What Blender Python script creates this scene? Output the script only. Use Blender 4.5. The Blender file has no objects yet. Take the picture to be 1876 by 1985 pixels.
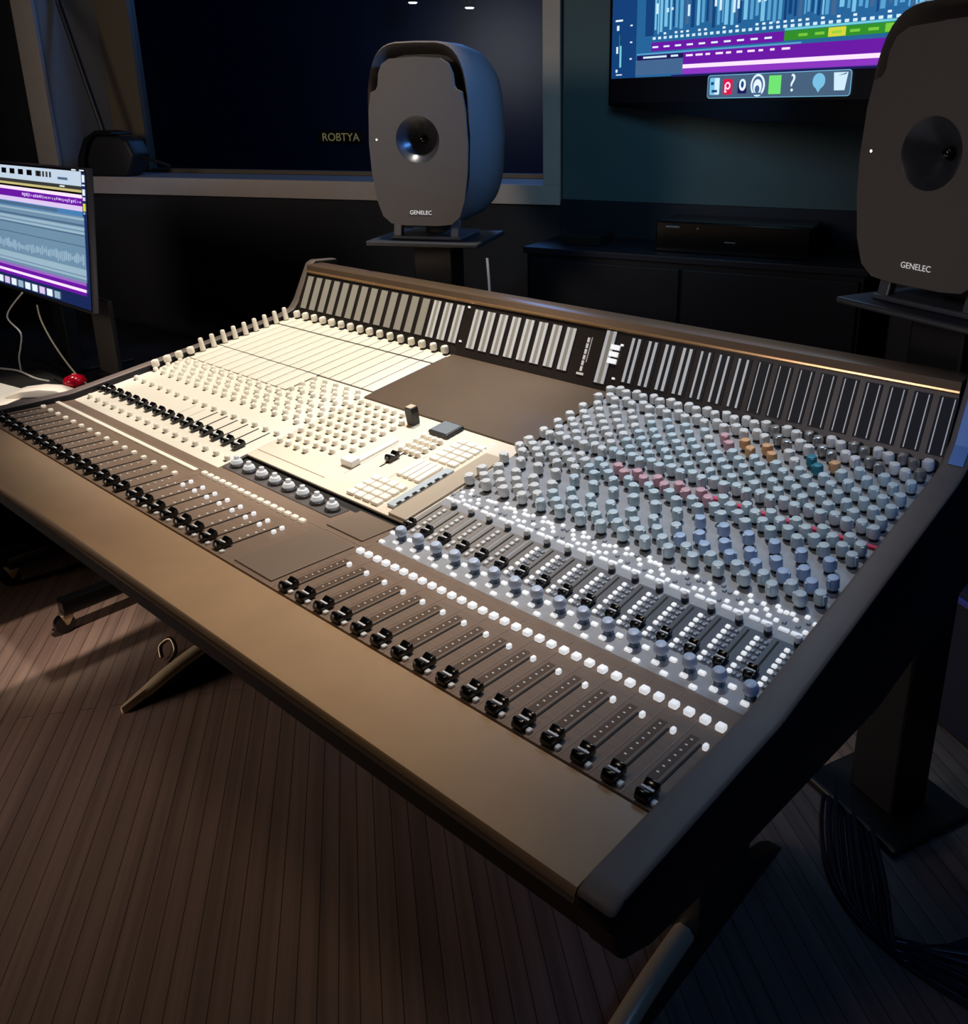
import bpy, bmesh, math, random
from mathutils import Matrix, Vector
random.seed(7)
SC = bpy.context.scene
COL = SC.collection
PI = math.pi

# ------------------------------------------------------------------ helpers
def lin(c):
    return c / 12.92 if c <= 0.04045 else ((c + 0.055) / 1.055) ** 2.4
def rgb(r, g, b):
    return (lin(r / 255), lin(g / 255), lin(b / 255), 1.0)

def mat(name, col, rough=0.5, metal=0.0, emit=None, estr=0.0, var=0.0, scale=30.0, bump=0.0, spec=0.5, stretch=None):
    m = bpy.data.materials.new(name); m.use_nodes = True
    nt = m.node_tree; b = nt.nodes['Principled BSDF']
    b.inputs['Base Color'].default_value = col
    b.inputs['Roughness'].default_value = rough
    b.inputs['Metallic'].default_value = metal
    b.inputs['Specular IOR Level'].default_value = spec
    if emit is not None:
        b.inputs['Emission Color'].default_value = emit
        b.inputs['Emission Strength'].default_value = estr
    if var > 0 or bump > 0:
        tc = nt.nodes.new('ShaderNodeTexCoord'); nz = nt.nodes.new('ShaderNodeTexNoise')
        nz.inputs['Scale'].default_value = scale; nz.inputs['Detail'].default_value = 4
        src = tc.outputs['Object']
        if stretch:
            mp = nt.nodes.new('ShaderNodeMapping'); mp.inputs['Scale'].default_value = stretch
            nt.links.new(src, mp.inputs['Vector']); src = mp.outputs['Vector']
        nt.links.new(src, nz.inputs['Vector'])
        if var > 0:
            r = nt.nodes.new('ShaderNodeValToRGB')
            r.color_ramp.elements[0].position = 0.3; r.color_ramp.elements[1].position = 0.7
            r.color_ramp.elements[0].color = tuple(c * (1 - var) for c in col[:3]) + (1,)
            r.color_ramp.elements[1].color = tuple(min(1, c * (1 + var)) for c in col[:3]) + (1,)
            nt.links.new(nz.outputs['Fac'], r.inputs['Fac']); nt.links.new(r.outputs['Color'], b.inputs['Base Color'])
        if bump > 0:
            bp = nt.nodes.new('ShaderNodeBump'); bp.inputs['Strength'].default_value = bump
            bp.inputs['Distance'].default_value = 0.002
            nt.links.new(nz.outputs['Fac'], bp.inputs['Height']); nt.links.new(bp.outputs['Normal'], b.inputs['Normal'])
    return m

def emat(name, col, s):
    return mat(name, tuple(c * 0.3 for c in col[:3]) + (1,), 0.4, emit=col, estr=s)

WM = {}      # world matrix of every object made here
def reg(o, parent=None, M=None):
    M = M or Matrix.Identity(4)
    COL.objects.link(o)
    if parent is not None:
        o.parent = parent
        o.matrix_parent_inverse = WM[parent.name].inverted()
    o.matrix_basis = M
    WM[o.name] = M.copy()
    return o

def tag(o, label=None, cat=None, group=None, kind=None):
    if label: o['label'] = label
    if cat: o['category'] = cat
    if group: o['group'] = group
    if kind: o['kind'] = kind
    return o

def thing(name, loc, label, cat, group=None):
    o = bpy.data.objects.new(name, None); o.empty_display_size = 0.1
    reg(o, None, Matrix.Translation(loc))
    return tag(o, label, cat, group)

class MB:
    """collects shapes, links them as ONE mesh object"""
    def __init__(s): s.bm = bmesh.new(); s.mi = 0
    def _set(s, geom):
        for f in geom:
            if isinstance(f, bmesh.types.BMFace): f.material_index = s.mi
    def face(s, pts):
        vs = [s.bm.verts.new(p) for p in pts]
        f = s.bm.faces.new(vs); f.material_index = s.mi; return f
    def box(s, lo, hi, M=None, bev=0.0, seg=2):
        n0 = len(s.bm.verts)
        r = bmesh.ops.create_cube(s.bm, size=1.0)
        vs = r['verts']
        c = [(a + b) / 2 for a, b in zip(lo, hi)]; d = [abs(b - a) for a, b in zip(lo, hi)]
        for v in vs: v.co = Vector((c[0] + v.co.x * d[0], c[1] + v.co.y * d[1], c[2] + v.co.z * d[2]))
        fs = list({f for v in vs for f in v.link_faces})
        for f in fs: f.material_index = s.mi
        if bev > 0:
            es = list({e for v in vs for e in v.link_edges})
            r = bmesh.ops.bevel(s.bm, geom=es, offset=bev, segments=seg, affect='EDGES', profile=0.5)
            fs2 = {f for f in r['faces']} | {f for f in fs if f.is_valid}
            vs = list({v for f in fs2 for v in f.verts})
            for f in fs2: f.material_index = s.mi
        if M is not None:
            for v in vs: v.co = M @ v.co
        return vs
    def prism(s, prof, x0, x1, axis='x', M=None, bev=0.0, seg=2):
        """polygon (a,b) extruded; axis x: (x,a,b)  y: (a,y,b)  z: (a,b,z)"""
        def P(a, b, t):
            return {'x': (t, a, b), 'y': (a, t, b), 'z': (a, b, t)}[axis]
        n = len(prof)
        A = [s.bm.verts.new(P(a, b, x0)) for a, b in prof]; B = [s.bm.verts.new(P(a, b, x1)) for a, b in prof]
        fs = [s.bm.faces.new(A), s.bm.faces.new(B[::-1])]
        for i in range(n): fs.append(s.bm.faces.new((A[(i + 1) % n], A[i], B[i], B[(i + 1) % n])))
        for f in fs: f.material_index = s.mi
        vs = A + B
        bmesh.ops.recalc_face_normals(s.bm, faces=fs)
        if bev > 0:
            es = list({e for f in fs for e in f.edges})
            r = bmesh.ops.bevel(s.bm, geom=es, offset=bev, segments=seg, affect='EDGES', profile=0.5)
            f2 = {f for f in r['faces']} | {f for f in fs if f.is_valid}
            for f in f2: f.material_index = s.mi
            vs = list({v for f in f2 for v in f.verts})
        if M is not None:
            for v in vs: v.co = M @ v.co
        return vs
    def lathe(s, prof, n=16, M=None, cap0=True, cap1=True, sx=1.0, sy=1.0):
        rings = []
        for r, z in prof:
            rings.append([s.bm.verts.new((r * sx * math.cos(2 * PI * i / n), r * sy * math.sin(2 * PI * i / n), z)) for i in range(n)])
        fs = []
        for a, b in zip(rings, rings[1:]):
            for i in range(n): fs.append(s.bm.faces.new((a[i], a[(i + 1) % n], b[(i + 1) % n], b[i])))
        if cap0: fs.append(s.bm.faces.new(rings[0][::-1]))
        if cap1: fs.append(s.bm.faces.new(rings[-1]))
        for f in fs: f.material_index = s.mi
        vs = [v for r in rings for v in r]
        if M is not None:
            for v in vs: v.co = M @ v.co
        return vs
    def loft(s, rings, cap0=True, cap1=True):
        R = [[s.bm.verts.new(p) for p in ring] for ring in rings]; n = len(R[0]); fs = []
        for a, b in zip(R, R[1:]):
            for i in range(n): fs.append(s.bm.faces.new((a[i], a[(i + 1) % n], b[(i + 1) % n], b[i])))
        if cap0: fs.append(s.bm.faces.new(R[0][::-1]))
        if cap1: fs.append(s.bm.faces.new(R[-1]))
        for f in fs: f.material_index = s.mi
        bmesh.ops.recalc_face_normals(s.bm, faces=fs)
    def tube(s, pts, r, n=8, taper=None):
        pts = [Vector(p) for p in pts]; rings = []
        up = Vector((0, 0, 1)); prev = None
        for i, p in enumerate(pts):
            t = (pts[min(i + 1, len(pts) - 1)] - pts[max(i - 1, 0)]).normalized()
            if prev is None:
                a = t.cross(up)
                if a.length < 1e-4: a = t.cross(Vector((1, 0, 0)))
                a.normalize()
            else:
                a = (prev - t * prev.dot(t)).normalized()
            prev = a; b = t.cross(a)
            rr = r if taper is None else r * taper[i]
            rings.append([p + (a * math.cos(2 * PI * k / n) + b * math.sin(2 * PI * k / n)) * rr for k in range(n)])
        s.loft(rings)
    def build(s, name, mats, parent=None, M=None, smooth=None, local=None):
        me = bpy.data.meshes.new(name)
        bmesh.ops.recalc_face_normals(s.bm, faces=s.bm.faces[:])
        s.bm.to_mesh(me); s.bm.free()
        for m in (mats if isinstance(mats, (list, tuple)) else [mats]): me.materials.append(m)
        if smooth is not None:
            for p in me.polygons: p.use_smooth = True
            me.set_sharp_from_angle(angle=math.radians(smooth))
        o = bpy.data.objects.new(name, me)
        return reg(o, parent, M)

def spline(pts, n=8):
    """Catmull-Rom through pts"""
    P = [Vector(p) for p in pts]; out = []
    for i in range(len(P) - 1):
        p0 = P[max(i - 1, 0)]; p1 = P[i]; p2 = P[i + 1]; p3 = P[min(i + 2, len(P) - 1)]
        for k in range(n):
            t = k / n
            out.append(0.5 * ((2 * p1) + (p2 - p0) * t + (2 * p0 - 5 * p1 + 4 * p2 - p3) * t * t + (3 * p1 - p0 - 3 * p2 + p3) * t ** 3))
    out.append(P[-1]); return out

def inst(mesh, name, parent, M):
    o = bpy.data.objects.new(name, mesh)
    return reg(o, parent, M)

def text_mesh(txt, size, name, m, parent, M, ext=0.0002, align='CENTER'):
    cu = bpy.data.curves.new('t', 'FONT'); cu.body = txt; cu.size = size; cu.extrude = ext
    cu.align_x = align; cu.align_y = 'CENTER'
    o = bpy.data.objects.new('t', cu); COL.objects.link(o)
    bpy.context.view_layer.update()
    me = bpy.data.meshes.new_from_object(o.evaluated_get(bpy.context.evaluated_depsgraph_get()))
    bpy.data.objects.remove(o); me.name = name
    me.materials.clear(); me.materials.append(m)
    return reg(bpy.data.objects.new(name, me), parent, M)

def frame(origin, X, Y):
    """matrix with local x along X, local y along Y, local z their cross product"""
    X = Vector(X).normalized(); Y = Vector(Y); Z = X.cross(Y).normalized(); Y = Z.cross(X)
    M = Matrix.Identity(4)
    for i in range(3): M[i][0] = X[i]; M[i][1] = Y[i]; M[i][2] = Z[i]; M[i][3] = origin[i]
    return M

# ------------------------------------------------------------------ camera
f_px = 1685.67144
cam = bpy.data.cameras.new('camera'); co = bpy.data.objects.new('camera', cam); COL.objects.link(co)
yaw, pit, rol = 0.71101, 0.32221, -0.00494
F = Vector((-math.sin(yaw) * math.cos(pit), math.cos(yaw) * math.cos(pit), -math.sin(pit)))
R = Vector((math.cos(yaw), math.sin(yaw), 0)); U = R.cross(F)
R, U = R * math.cos(rol) + U * math.sin(rol), U * math.cos(rol) - R * math.sin(rol)
Mc = Matrix.Identity(4)
for i in range(3): Mc[i][0] = R[i]; Mc[i][1] = U[i]; Mc[i][2] = -F[i]
Mc[0][3], Mc[1][3], Mc[2][3] = 2.02113, -0.54791, 1.35919
co.matrix_world = Mc
cam.sensor_fit = 'HORIZONTAL'; cam.sensor_width = 36.0; cam.lens = f_px / 1876 * 36
cam.shift_x = -107.475 / 1876; cam.shift_y = -214.496 / 1876
cam.clip_start = 0.02; cam.clip_end = 50
SC.camera = co
SC.view_settings.view_transform = 'Standard'
SC.view_settings.look = 'None'

# ------------------------------------------------------------------ materials
m_armrest = mat('armrest_leatherette', rgb(172, 142, 110), 0.40, var=0.05, scale=14, bump=0.05, spec=0.4)
m_fader = mat('fader_panel_metal', rgb(128, 108, 92), 0.55, spec=0.25, var=0.08, scale=20, stretch=(1, 8, 1))
m_black = mat('satin_black', rgb(20, 20, 22), 0.45)
m_blackgloss = mat('gloss_black', rgb(12, 12, 13), 0.16)
m_body = mat('console_body_black', rgb(26, 25, 25), 0.5, var=0.1)
m_cheek = mat('side_panel_lit', rgb(108, 98, 92), 0.5, spec=0.25, var=0.05)
m_cream = mat('channel_panel_cream', rgb(240, 232, 216), 0.5, var=0.015, scale=60)
m_grey = mat('channel_panel_grey', rgb(158, 159, 163), 0.45, var=0.06, scale=90)
m_cplate = mat('brown_cover_plate', rgb(94, 78, 63), 0.42, metal=0.1, var=0.10, scale=5)
m_bridge = mat('meter_bridge_brown', rgb(44, 37, 33), 0.35, metal=0.2, var=0.08)
m_cap_top = mat('bridge_top_bronze', rgb(118, 98, 80), 0.3, metal=0.5)
m_white = mat('white_backlit_button', rgb(235, 235, 235), 0.4, emit=(0.95, 0.97, 1, 1), estr=0.55)
m_whitedim = mat('white_plain_button', rgb(228, 228, 228), 0.4)
m_creambtn = mat('cream_button', rgb(240, 228, 206), 0.4, emit=(1, 0.9, 0.75, 1), estr=0.25)
m_kcream = mat('knob_cream', rgb(244, 238, 224), 0.45)
m_kgrey = mat('knob_pale_grey', rgb(226, 226, 224), 0.42)
m_kteal = mat('knob_grey_teal', rgb(200, 216, 222), 0.42)
m_kblue = mat('knob_powder_blue', rgb(178, 200, 230), 0.42)
m_kpink = mat('knob_pink', rgb(214, 168, 176), 0.42)
m_korange = mat('knob_orange', rgb(222, 170, 120), 0.42)
m_ktq = mat('knob_turquoise', rgb(40, 128, 148), 0.42)
m_kclear = mat('knob_smoke_silver', rgb(170, 165, 160), 0.2, metal=0.6)
m_kdark = mat('knob_skirt_and_shadow', rgb(24, 26, 30), 0.4)
m_red = mat('red_marking', rgb(226, 60, 96), 0.5)
m_slot = mat('slot_and_shade_black', rgb(8, 8, 8), 0.7)
m_line = mat('panel_line_grey', rgb(150, 126, 112), 0.4)
m_dot = mat('scale_dot_pale', rgb(215, 212, 205), 0.5, emit=(1, 0.97, 0.9, 1), estr=0.10)
m_lightbar = mat('meter_light_bar', rgb(190, 190, 192), 0.35, emit=(0.8, 0.82, 0.85, 1), estr=0.17)
m_meterglass = mat('meter_glass_reflection', rgb(150, 146, 136), 0.3, emit=(0.6, 0.58, 0.52, 1), estr=0.05)  # light reflected in the meter glass, put into its grey and faint glow
m_meterdark = mat('meter_glass_dark', rgb(40, 40, 44), 0.55, spec=0.2)
m_chrome = mat('polished_aluminium', rgb(206, 184, 150), 0.3, metal=0.35)
m_spk = mat('speaker_grey', rgb(76, 70, 65), 0.55, bump=0.04, scale=300, var=0.03)
m_spkdark = mat('speaker_dark', rgb(26, 26, 29), 0.5)
m_cone = mat('waveguide_dark', rgb(46, 46, 50), 0.3, metal=0.2)
m_glasstab = mat('display_glass', rgb(120, 128, 134), 0.2)

# ------------------------------------------------------------------ room shell
Pc = Vector((0.188, 1.70, 0))
def d_ang(a): return Vector((math.cos(math.radians(a)), math.sin(math.radians(a)), 0))
D1 = d_ang(24); N1 = Vector((-D1.y, D1.x, 0))      # window wall, rightward and backward
D2 = d_ang(15); N2 = Vector((-D2.y, D2.x, 0))      # teal wall
def W1(s, n, z): v = Pc + D1 * s + N1 * n; return Vector((v.x, v.y, z))
def W2(s, n, z): v = Pc + D2 * s + N2 * n; return Vector((v.x, v.y, z))
M_W1 = frame(Pc, D1, N1); M_W2 = frame(Pc, D2, N2)

m_floor = bpy.data.materials.new('floor_planks'); m_floor.use_nodes = True
def floor_nodes():
    nt = m_floor.node_tree; b = nt.nodes['Principled BSDF']
    tc = nt.nodes.new('ShaderNodeTexCoord'); mp = nt.nodes.new('ShaderNodeMapping')
    mp.inputs['Rotation'].default_value = (0, 0, -math.radians(142.7))
    nt.links.new(tc.outputs['Object'], mp.inputs['Vector'])
    br = nt.nodes.new('ShaderNodeTexBrick')
    br.inputs['Scale'].default_value = 1.0; br.inputs['Brick Width'].default_value = 3.1; br.inputs['Row Height'].default_value = 0.034
    br.inputs['Mortar Size'].default_value = 0.0010; br.inputs['Mortar Smooth'].default_value = 0.4
    br.inputs['Color1'].default_value = rgb(136, 112, 98); br.inputs['Color2'].default_value = rgb(124, 102, 90)
    br.inputs['Mortar'].default_value = rgb(50, 38, 34)
    nt.links.new(mp.outputs['Vector'], br.inputs['Vector'])
    m2 = nt.nodes.new('ShaderNodeMapping'); m2.inputs['Scale'].default_value = (0.9, 42, 1)
    nt.links.new(mp.outputs['Vector'], m2.inputs['Vector'])
    nz = nt.nodes.new('ShaderNodeTexNoise'); nz.inputs['Scale'].default_value = 1.0; nz.inputs['Detail'].default_value = 5
    nt.links.new(m2.outputs['Vector'], nz.inputs['Vector'])
    rp = nt.nodes.new('ShaderNodeValToRGB'); rp.color_ramp.elements[0].position = 0.3; rp.color_ramp.elements[1].position = 0.62
    rp.color_ramp.elements[0].color = (0.52, 0.48, 0.48, 1); rp.color_ramp.elements[1].color = (1, 1, 1, 1)
    nt.links.new(nz.outputs['Fac'], rp.inputs['Fac'])
    mx = nt.nodes.new('ShaderNodeMix'); mx.data_type = 'RGBA'; mx.blend_type = 'MULTIPLY'; mx.inputs['Factor'].default_value = 0.75
    nt.links.new(br.outputs['Color'], mx.inputs['A']); nt.links.new(rp.outputs['Color'], mx.inputs['B'])
    nt.links.new(mx.outputs['Result'], b.inputs['Base Color'])
    b.inputs['Roughness'].default_value = 0.55
floor_nodes()
m_wallteal = mat('teal_wall_paint', rgb(88, 112, 118), 0.7, var=0.04, scale=6)
m_wallnavy = mat('navy_wainscot', rgb(26, 29, 46), 0.6, var=0.05, scale=6)
m_walldark = mat('dark_wall_fabric', rgb(40, 41, 46), 0.8, var=0.08, scale=12)
m_frame = mat('window_frame_paint', rgb(204, 192, 184), 0.5, var=0.03)
m_reveal = mat('window_reveal_grey', rgb(168, 166, 164), 0.6)
m_ceil = mat('ceiling_dark', rgb(40, 40, 42), 0.8)

b = MB(); b.box((-7.0, -2.6, -0.1), (4.2, 6.8, 0.0)); o = b.build('floor', m_floor); tag(o, kind='structure')
b = MB(); b.box((-7.0, -2.6, 2.9), (4.2, 6.8, 3.0)); o = b.build('ceiling', m_ceil); tag(o, kind='structure')
# window wall (opening s -2.0..-0.06, z 1.13..2.3), pieces of one mesh
b = MB()
b.box((-4.0, 0, 0), (0, 0.36, 1.07)); b.box((-4.0, 0, 2.36), (0, 0.36, 2.9))
b.box((-4.0, 0, 1.07), (-2.093, 0.36, 2.36)); b.box((-0.004, 0, 1.07), (0.0, 0.36, 2.36))
o = b.build('wall_window', m_walldark, None, M_W1); tag(o, kind='structure')
# teal wall + navy lower part
b = MB(); b.box((0.001, 0, 1.087), (3.0, 0.2, 2.9)); b.mi = 1; b.box((0.001, -0.012, 0), (3.0, 0.2, 1.0865))
o = b.build('wall_back', [m_wallteal, m_wallnavy], None, M_W2); tag(o, kind='structure')
b = MB(); b.box((3.1, -2.6, 0), (3.2, 6.8, 2.9)); o = b.build('wall_right', m_walldark); tag(o, kind='structure')
b = MB(); b.box((-3.5, -2.6, 0), (-3.4, 0.12, 2.9)); o = b.build('wall_left', m_walldark); tag(o, kind='structure')
b = MB(); b.box((-4.6, -2.6, 0), (4.2, -2.5, 2.9)); o = b.build('wall_front', m_walldark); tag(o, kind='structure')
b = MB(); b.box((-5.5, 3.6, 0), (1.2, 3.7, 2.9)); o = b.build('wall_live_room', mat('live_room_wall', rgb(24, 40, 70), 0.8, var=0.1, scale=4), None, M_W1); tag(o, kind='structure')

# window: frame, reveal, glass
win = bpy.data.objects.new('window_1', None); reg(win, None, Matrix.Translation(W1(-1.0, 0, 1.07))); tag(win, kind='structure')
b = MB()
b.box((-2.093, -0.018, 1.068), (-0.004, 0.0, 1.131), bev=0.002); b.box((-2.093, -0.018, 1.131), (-2.0, 0.0, 2.3), bev=0.002)
b.box((-0.061, -0.018, 1.131), (-0.004, 0.0, 2.3), bev=0.002); b.box((-2.093, -0.018, 2.3), (-0.004, 0, 2.36), bev=0.002)
b.build('window_frame', m_frame, win, M_W1)
b = MB()
b.box((-2.093, 0.0, 1.075), (-0.004, 0.36, 1.126)); b.build('window_sill', m_reveal, win, M_W1)
b = MB(); b.box((-2.09, 0.0, 1.127), (-2.004, 0.352, 2.3)); b.box((-0.06, 0.0, 1.127), (-0.0045, 0.352, 2.3)); b.box((-2.0, 0.0, 2.302), (-0.06, 0.352, 2.35))
b.build('window_reveal', m_reveal, win, M_W1)
m_jamb = mat('inner_jamb_brown', rgb(118, 106, 90), 0.5)
b = MB(); b.box((-2.003, 0.30, 1.127), (-1.85, 0.345, 2.3)); b.box((-1.85, 0.31, 1.127), (-0.06, 0.345, 1.142)); b.box((-0.12, 0.30, 1.127), (-0.061, 0.345, 2.3))
b.build('inner_window_frame', m_jamb, win, M_W1)
m_glass = bpy.data.materials.new('window_glass'); m_glass.use_nodes = True
nt = m_glass.node_tree
for n in list(nt.nodes): nt.nodes.remove(n)
out = nt.nodes.new('ShaderNodeOutputMaterial'); mx = nt.nodes.new('ShaderNodeMixShader'); tr = nt.nodes.new('ShaderNodeBsdfTransparent'); gl = nt.nodes.new('ShaderNodeBsdfGlossy')
tr.inputs['Color'].default_value = (0.62, 0.7, 0.78, 1); gl.inputs['Roughness'].default_value = 0.22; gl.inputs['Color'].default_value = (0.8, 0.9, 1, 1)
mx.inputs['Fac'].default_value = 0.006
nt.links.new(tr.outputs[0], mx.inputs[1]); nt.links.new(gl.outputs[0], mx.inputs[2]); nt.links.new(mx.outputs[0], out.inputs[0])
b = MB(); b.box((-1.85, 0.322, 1.142), (-0.12, 0.330, 2.3)); b.build('window_pane', m_glass, win, M_W1)

# ------------------------------------------------------------------ the mixing console
Z0 = 0.75
XR = 1.68318                     # right end of the panels
P = 0.0385; WB = 16 * P; RX = WB + 0.45118      # strip pitch, left bay width, x of the right bay
A_ = Vector((0, 0, Z0)); B_ = Vector((0, 0.18215, Z0 - 0.00606)); C_ = Vector((0, 0.77923, Z0 + 0.0802)); T_ = Vector((0, 0.83779, Z0 + 0.21303))
def plane(a, c):
    t = (c - a).normalized(); return frame(a, (1, 0, 0), t)
M_F, M_M, M_B = plane(A_, B_), plane(B_, C_), plane(C_, T_)     # fader, main, bridge planes: local x, s, height
LF, LM, LB = 0.18225, 0.60328, 0.14517
def at(Mp, x, s, h=0.0): return Mp @ Matrix.Translation((x, s, h))

con = thing('mixing_console', (0.84, 0.4, 0.0), 'large-format studio mixing console with cream left bay, grey-blue right bay and brown armrest', 'mixing console')

# chassis
b = MB()
b.prism([(-0.100, 0.7400), (-0.097, 0.692), (-0.06, 0.672), (0.02, 0.655), (0.50, 0.60), (0.925, 0.60), (0.925, 0.952), (0.842, 0.952), (0.783, 0.824), (0.184, 0.736), (0.0, 0.742)], 0.0, XR)
b.build('chassis', m_body, con)
# armrest
b = MB()
prof = [(-0.113, 0.7535 - 0.012), (-0.1145, 0.7535 - 0.006), (-0.111, 0.7535), (-0.104, 0.7545), (-0.004, 0.7505), (-0.002, 0.744), (-0.100, 0.738), (-0.108, 0.738)]
b.prism(prof, 0.0, XR)
b.build('armrest', m_armrest, con, smooth=50)
b = MB(); b.prism([(-0.116, 0.7415), (-0.1145, 0.7375), (-0.10, 0.736), (-0.10, 0.7385), (-0.112, 0.7415)], 0.0, XR)
b.build('armrest_trim', mat('armrest_trim', rgb(120, 104, 96), 0.3, metal=0.5), con)
# side panels
m_sideshade = mat('side_panel_shaded', rgb(24, 24, 28), 0.5, spec=0.3)
def cheek(x0, x1):
    b = MB()
    pr = [(-0.119, 0.738), (-0.117, 0.756), (-0.10, 0.7615), (0.18, 0.7600), (0.74, 0.8400), (0.778, 0.8520), (0.797, 0.874), (0.846, 0.9665), (0.862, 0.9740), (0.935, 0.970), (0.935, 0.60), (0.50, 0.585), (0.02, 0.655), (-0.06, 0.672), (-0.100, 0.692), (-0.112, 0.728)]
    b.prism(pr, x0, x1, bev=0.006, seg=3)
    o = b.build('side_panel', [m_cheek, m_sideshade], con, smooth=40)
    for pl in o.data.polygons: pl.material_index = 0 if pl.normal.z > 0.45 or (pl.normal.y < -0.7 and pl.center.y > 0.5) else 1  # light and shade painted in: faces not looking up get the dark tone
    return o
cheek(XR + 0.001, XR + 0.041); cheek(-0.030, -0.001)
b = MB(); b.prism([(0.772, 0.852), (0.780, 0.8515), (0.7975, 0.8735), (0.8465, 0.966), (0.8440, 0.9685), (0.7950, 0.8755)], XR + 0.012, XR + 0.034, bev=0.0008)
b.build('upright_lit_edge', mat('upright_blue_light', rgb(110, 150, 215), 0.35, metal=0.2), con)  # blue light on the upright edge is put into this strip's colour

# fader panel (with its centre well) and its printed lines
b = MB()
b.box((0.0, 0.0, -0.004), (XR, LF, 0.0), M=M_F)
b.box((WB + 0.002, LF, -0.004), (RX - 0.002, 0.262, 0.0), M=M_F)
b.mi = 1
for i in range(17):                                   # dividers of the right bank
    b.box((RX + i * P + 0.0019, 0.0, 0.0), (RX + i * P + 0.0027, 0.172, 0.0005), M=M_F)
for x in (WB + 0.004, WB + 0.355): b.box((x, 0.0, 0), (x + 0.0014, 0.16, 0.0005), M=M_F)
b.box((WB + 0.355, 0.158, 0), (RX - 0.002, 0.1595, 0.0006), M=M_F); b.box((WB + 0.0, 0.156, 0), (WB + 0.36, 0.1574, 0.0006), M=M_F)
b.box((0.0, 0.156, 0), (WB, 0.1585, 0.0008), M=M_F)
b.mi = 2
for i in range(16):                                    # printed scale beside every fader
    for k in range(7): b.box((RX + (i + .30) * P, 0.047 + k * 0.0105, 0), (RX + (i + .30) * P + 0.0028, 0.0488 + k * 0.0105, 0.0006), M=M_F)
    for k in range(5): b.box(((i + .62) * P, 0.045 + k * 0.0125, 0), ((i + .62) * P + 0.0035, 0.0475 + k * 0.0125, 0.0006), M=M_F)
for i in range(8):
    for k in range(4): b.box((WB + 0.012 + i * 0.0394, 0.05 + k * 0.014, 0), (WB + 0.0155 + i * 0.0394, 0.053 + k * 0.014, 0.0006), M=M_F)
b.mi = 3
for i in range(16):
    b.box((RX + (i + .20) * P, 0.036, 0), (RX + (i + .47) * P, 0.118, 0.0003), M=M_F)
fp = b.build('fader_panel', [m_fader, m_line, m_dot, mat('scale_strip_brown', rgb(96, 78, 64), 0.55, spec=0.2)], con)

# ---- meshes reused
def mk(name, mats, fn, smooth=40):
    b = MB(); fn(b); me = bpy.data.meshes.new(name)
    bmesh.ops.recalc_face_normals(b.bm, faces=b.bm.faces[:]); b.bm.to_mesh(me); b.bm.free()
    for m in mats: me.materials.append(m)
    for p in me.polygons: p.use_smooth = True
    me.set_sharp_from_angle(angle=math.radians(smooth))
    return me
def cap_fn(k):
    def fn(b):
        w = 0.0072 * k
        pr = [(-0.0125, 0.001), (-0.0130, 0.006), (-0.0105, 0.0115), (-0.0075, 0.0128), (-0.0035, 0.0105), (-0.0015, 0.0088), (0.0015, 0.0088), (0.0040, 0.0112), (0.0080, 0.0138), (0.0112, 0.0118), (0.0125, 0.006), (0.0120, 0.001)]
        b.prism([(a * k, c * k) for a, c in pr], -w, w, bev=0.0012 * k, seg=2)
        b.mi = 1
        b.box((-w * 0.98, -0.0014 * k, 0.0086 * k), (w * 0.98, 0.0014 * k, 0.0096 * k), bev=0.0003 * k)
        b.mi = 0
        b.box((-0.0016, -0.004, -0.002), (0.0016, 0.004, 0.003))
    return fn
me_cap = mk('fader_cap', [m_blackgloss, m_whitedim], cap_fn(1.0))
me_cap_s = mk('channel_fader_cap', [m_blackgloss, m_whitedim], cap_fn(0.80))
def btn_fn(w, d, h, r):
    def fn(b): b.box((-w / 2, -d / 2, -0.001), (w / 2, d / 2, h), bev=r, seg=3)
    return fn
me_btn = mk('select_button', [m_white], btn_fn(0.0105, 0.0105, 0.0065, 0.0022))
me_btn_c = mk('select_button', [m_creambtn], btn_fn(0.0085, 0.0095, 0.006, 0.0022))
me_btn_s = mk('cut_button', [m_white], btn_fn(0.0055, 0.0075, 0.006, 0.0020))
me_btn_f = mk('solo_button', [m_kgrey], btn_fn(0.0065, 0.0075, 0.004, 0.0016))
me_btn_o = mk('oval_button', [m_white], btn_fn(0.0095, 0.0065, 0.0035, 0.0016))
me_btn_q = mk('square_button', [m_white], btn_fn(0.0062, 0.0062, 0.003, 0.0014))
me_btn_qd = mk('square_button', [mat('square_button_dim', rgb(150, 158, 170), 0.4)], btn_fn(0.0054, 0.0056, 0.0026, 0.0012))
me_btn_w = mk('lit_segment', [mat('lit_segment_white', rgb(238, 240, 244), 0.4, emit=(0.9, 0.95, 1, 1), estr=0.45)], btn_fn(0.0135, 0.0062, 0.003, 0.0014))
me_slot = mk('fader_slot', [m_slot], lambda b: b.box((-0.0013, 0, 0.0002), (0.0013, 0.086, 0.0010)))
me_slot_s = mk('channel_fader_slot', [m_slot], lambda b: b.box((-0.0012, 0, 0.0002), (0.0012, 0.066, 0.0010)))

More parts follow.
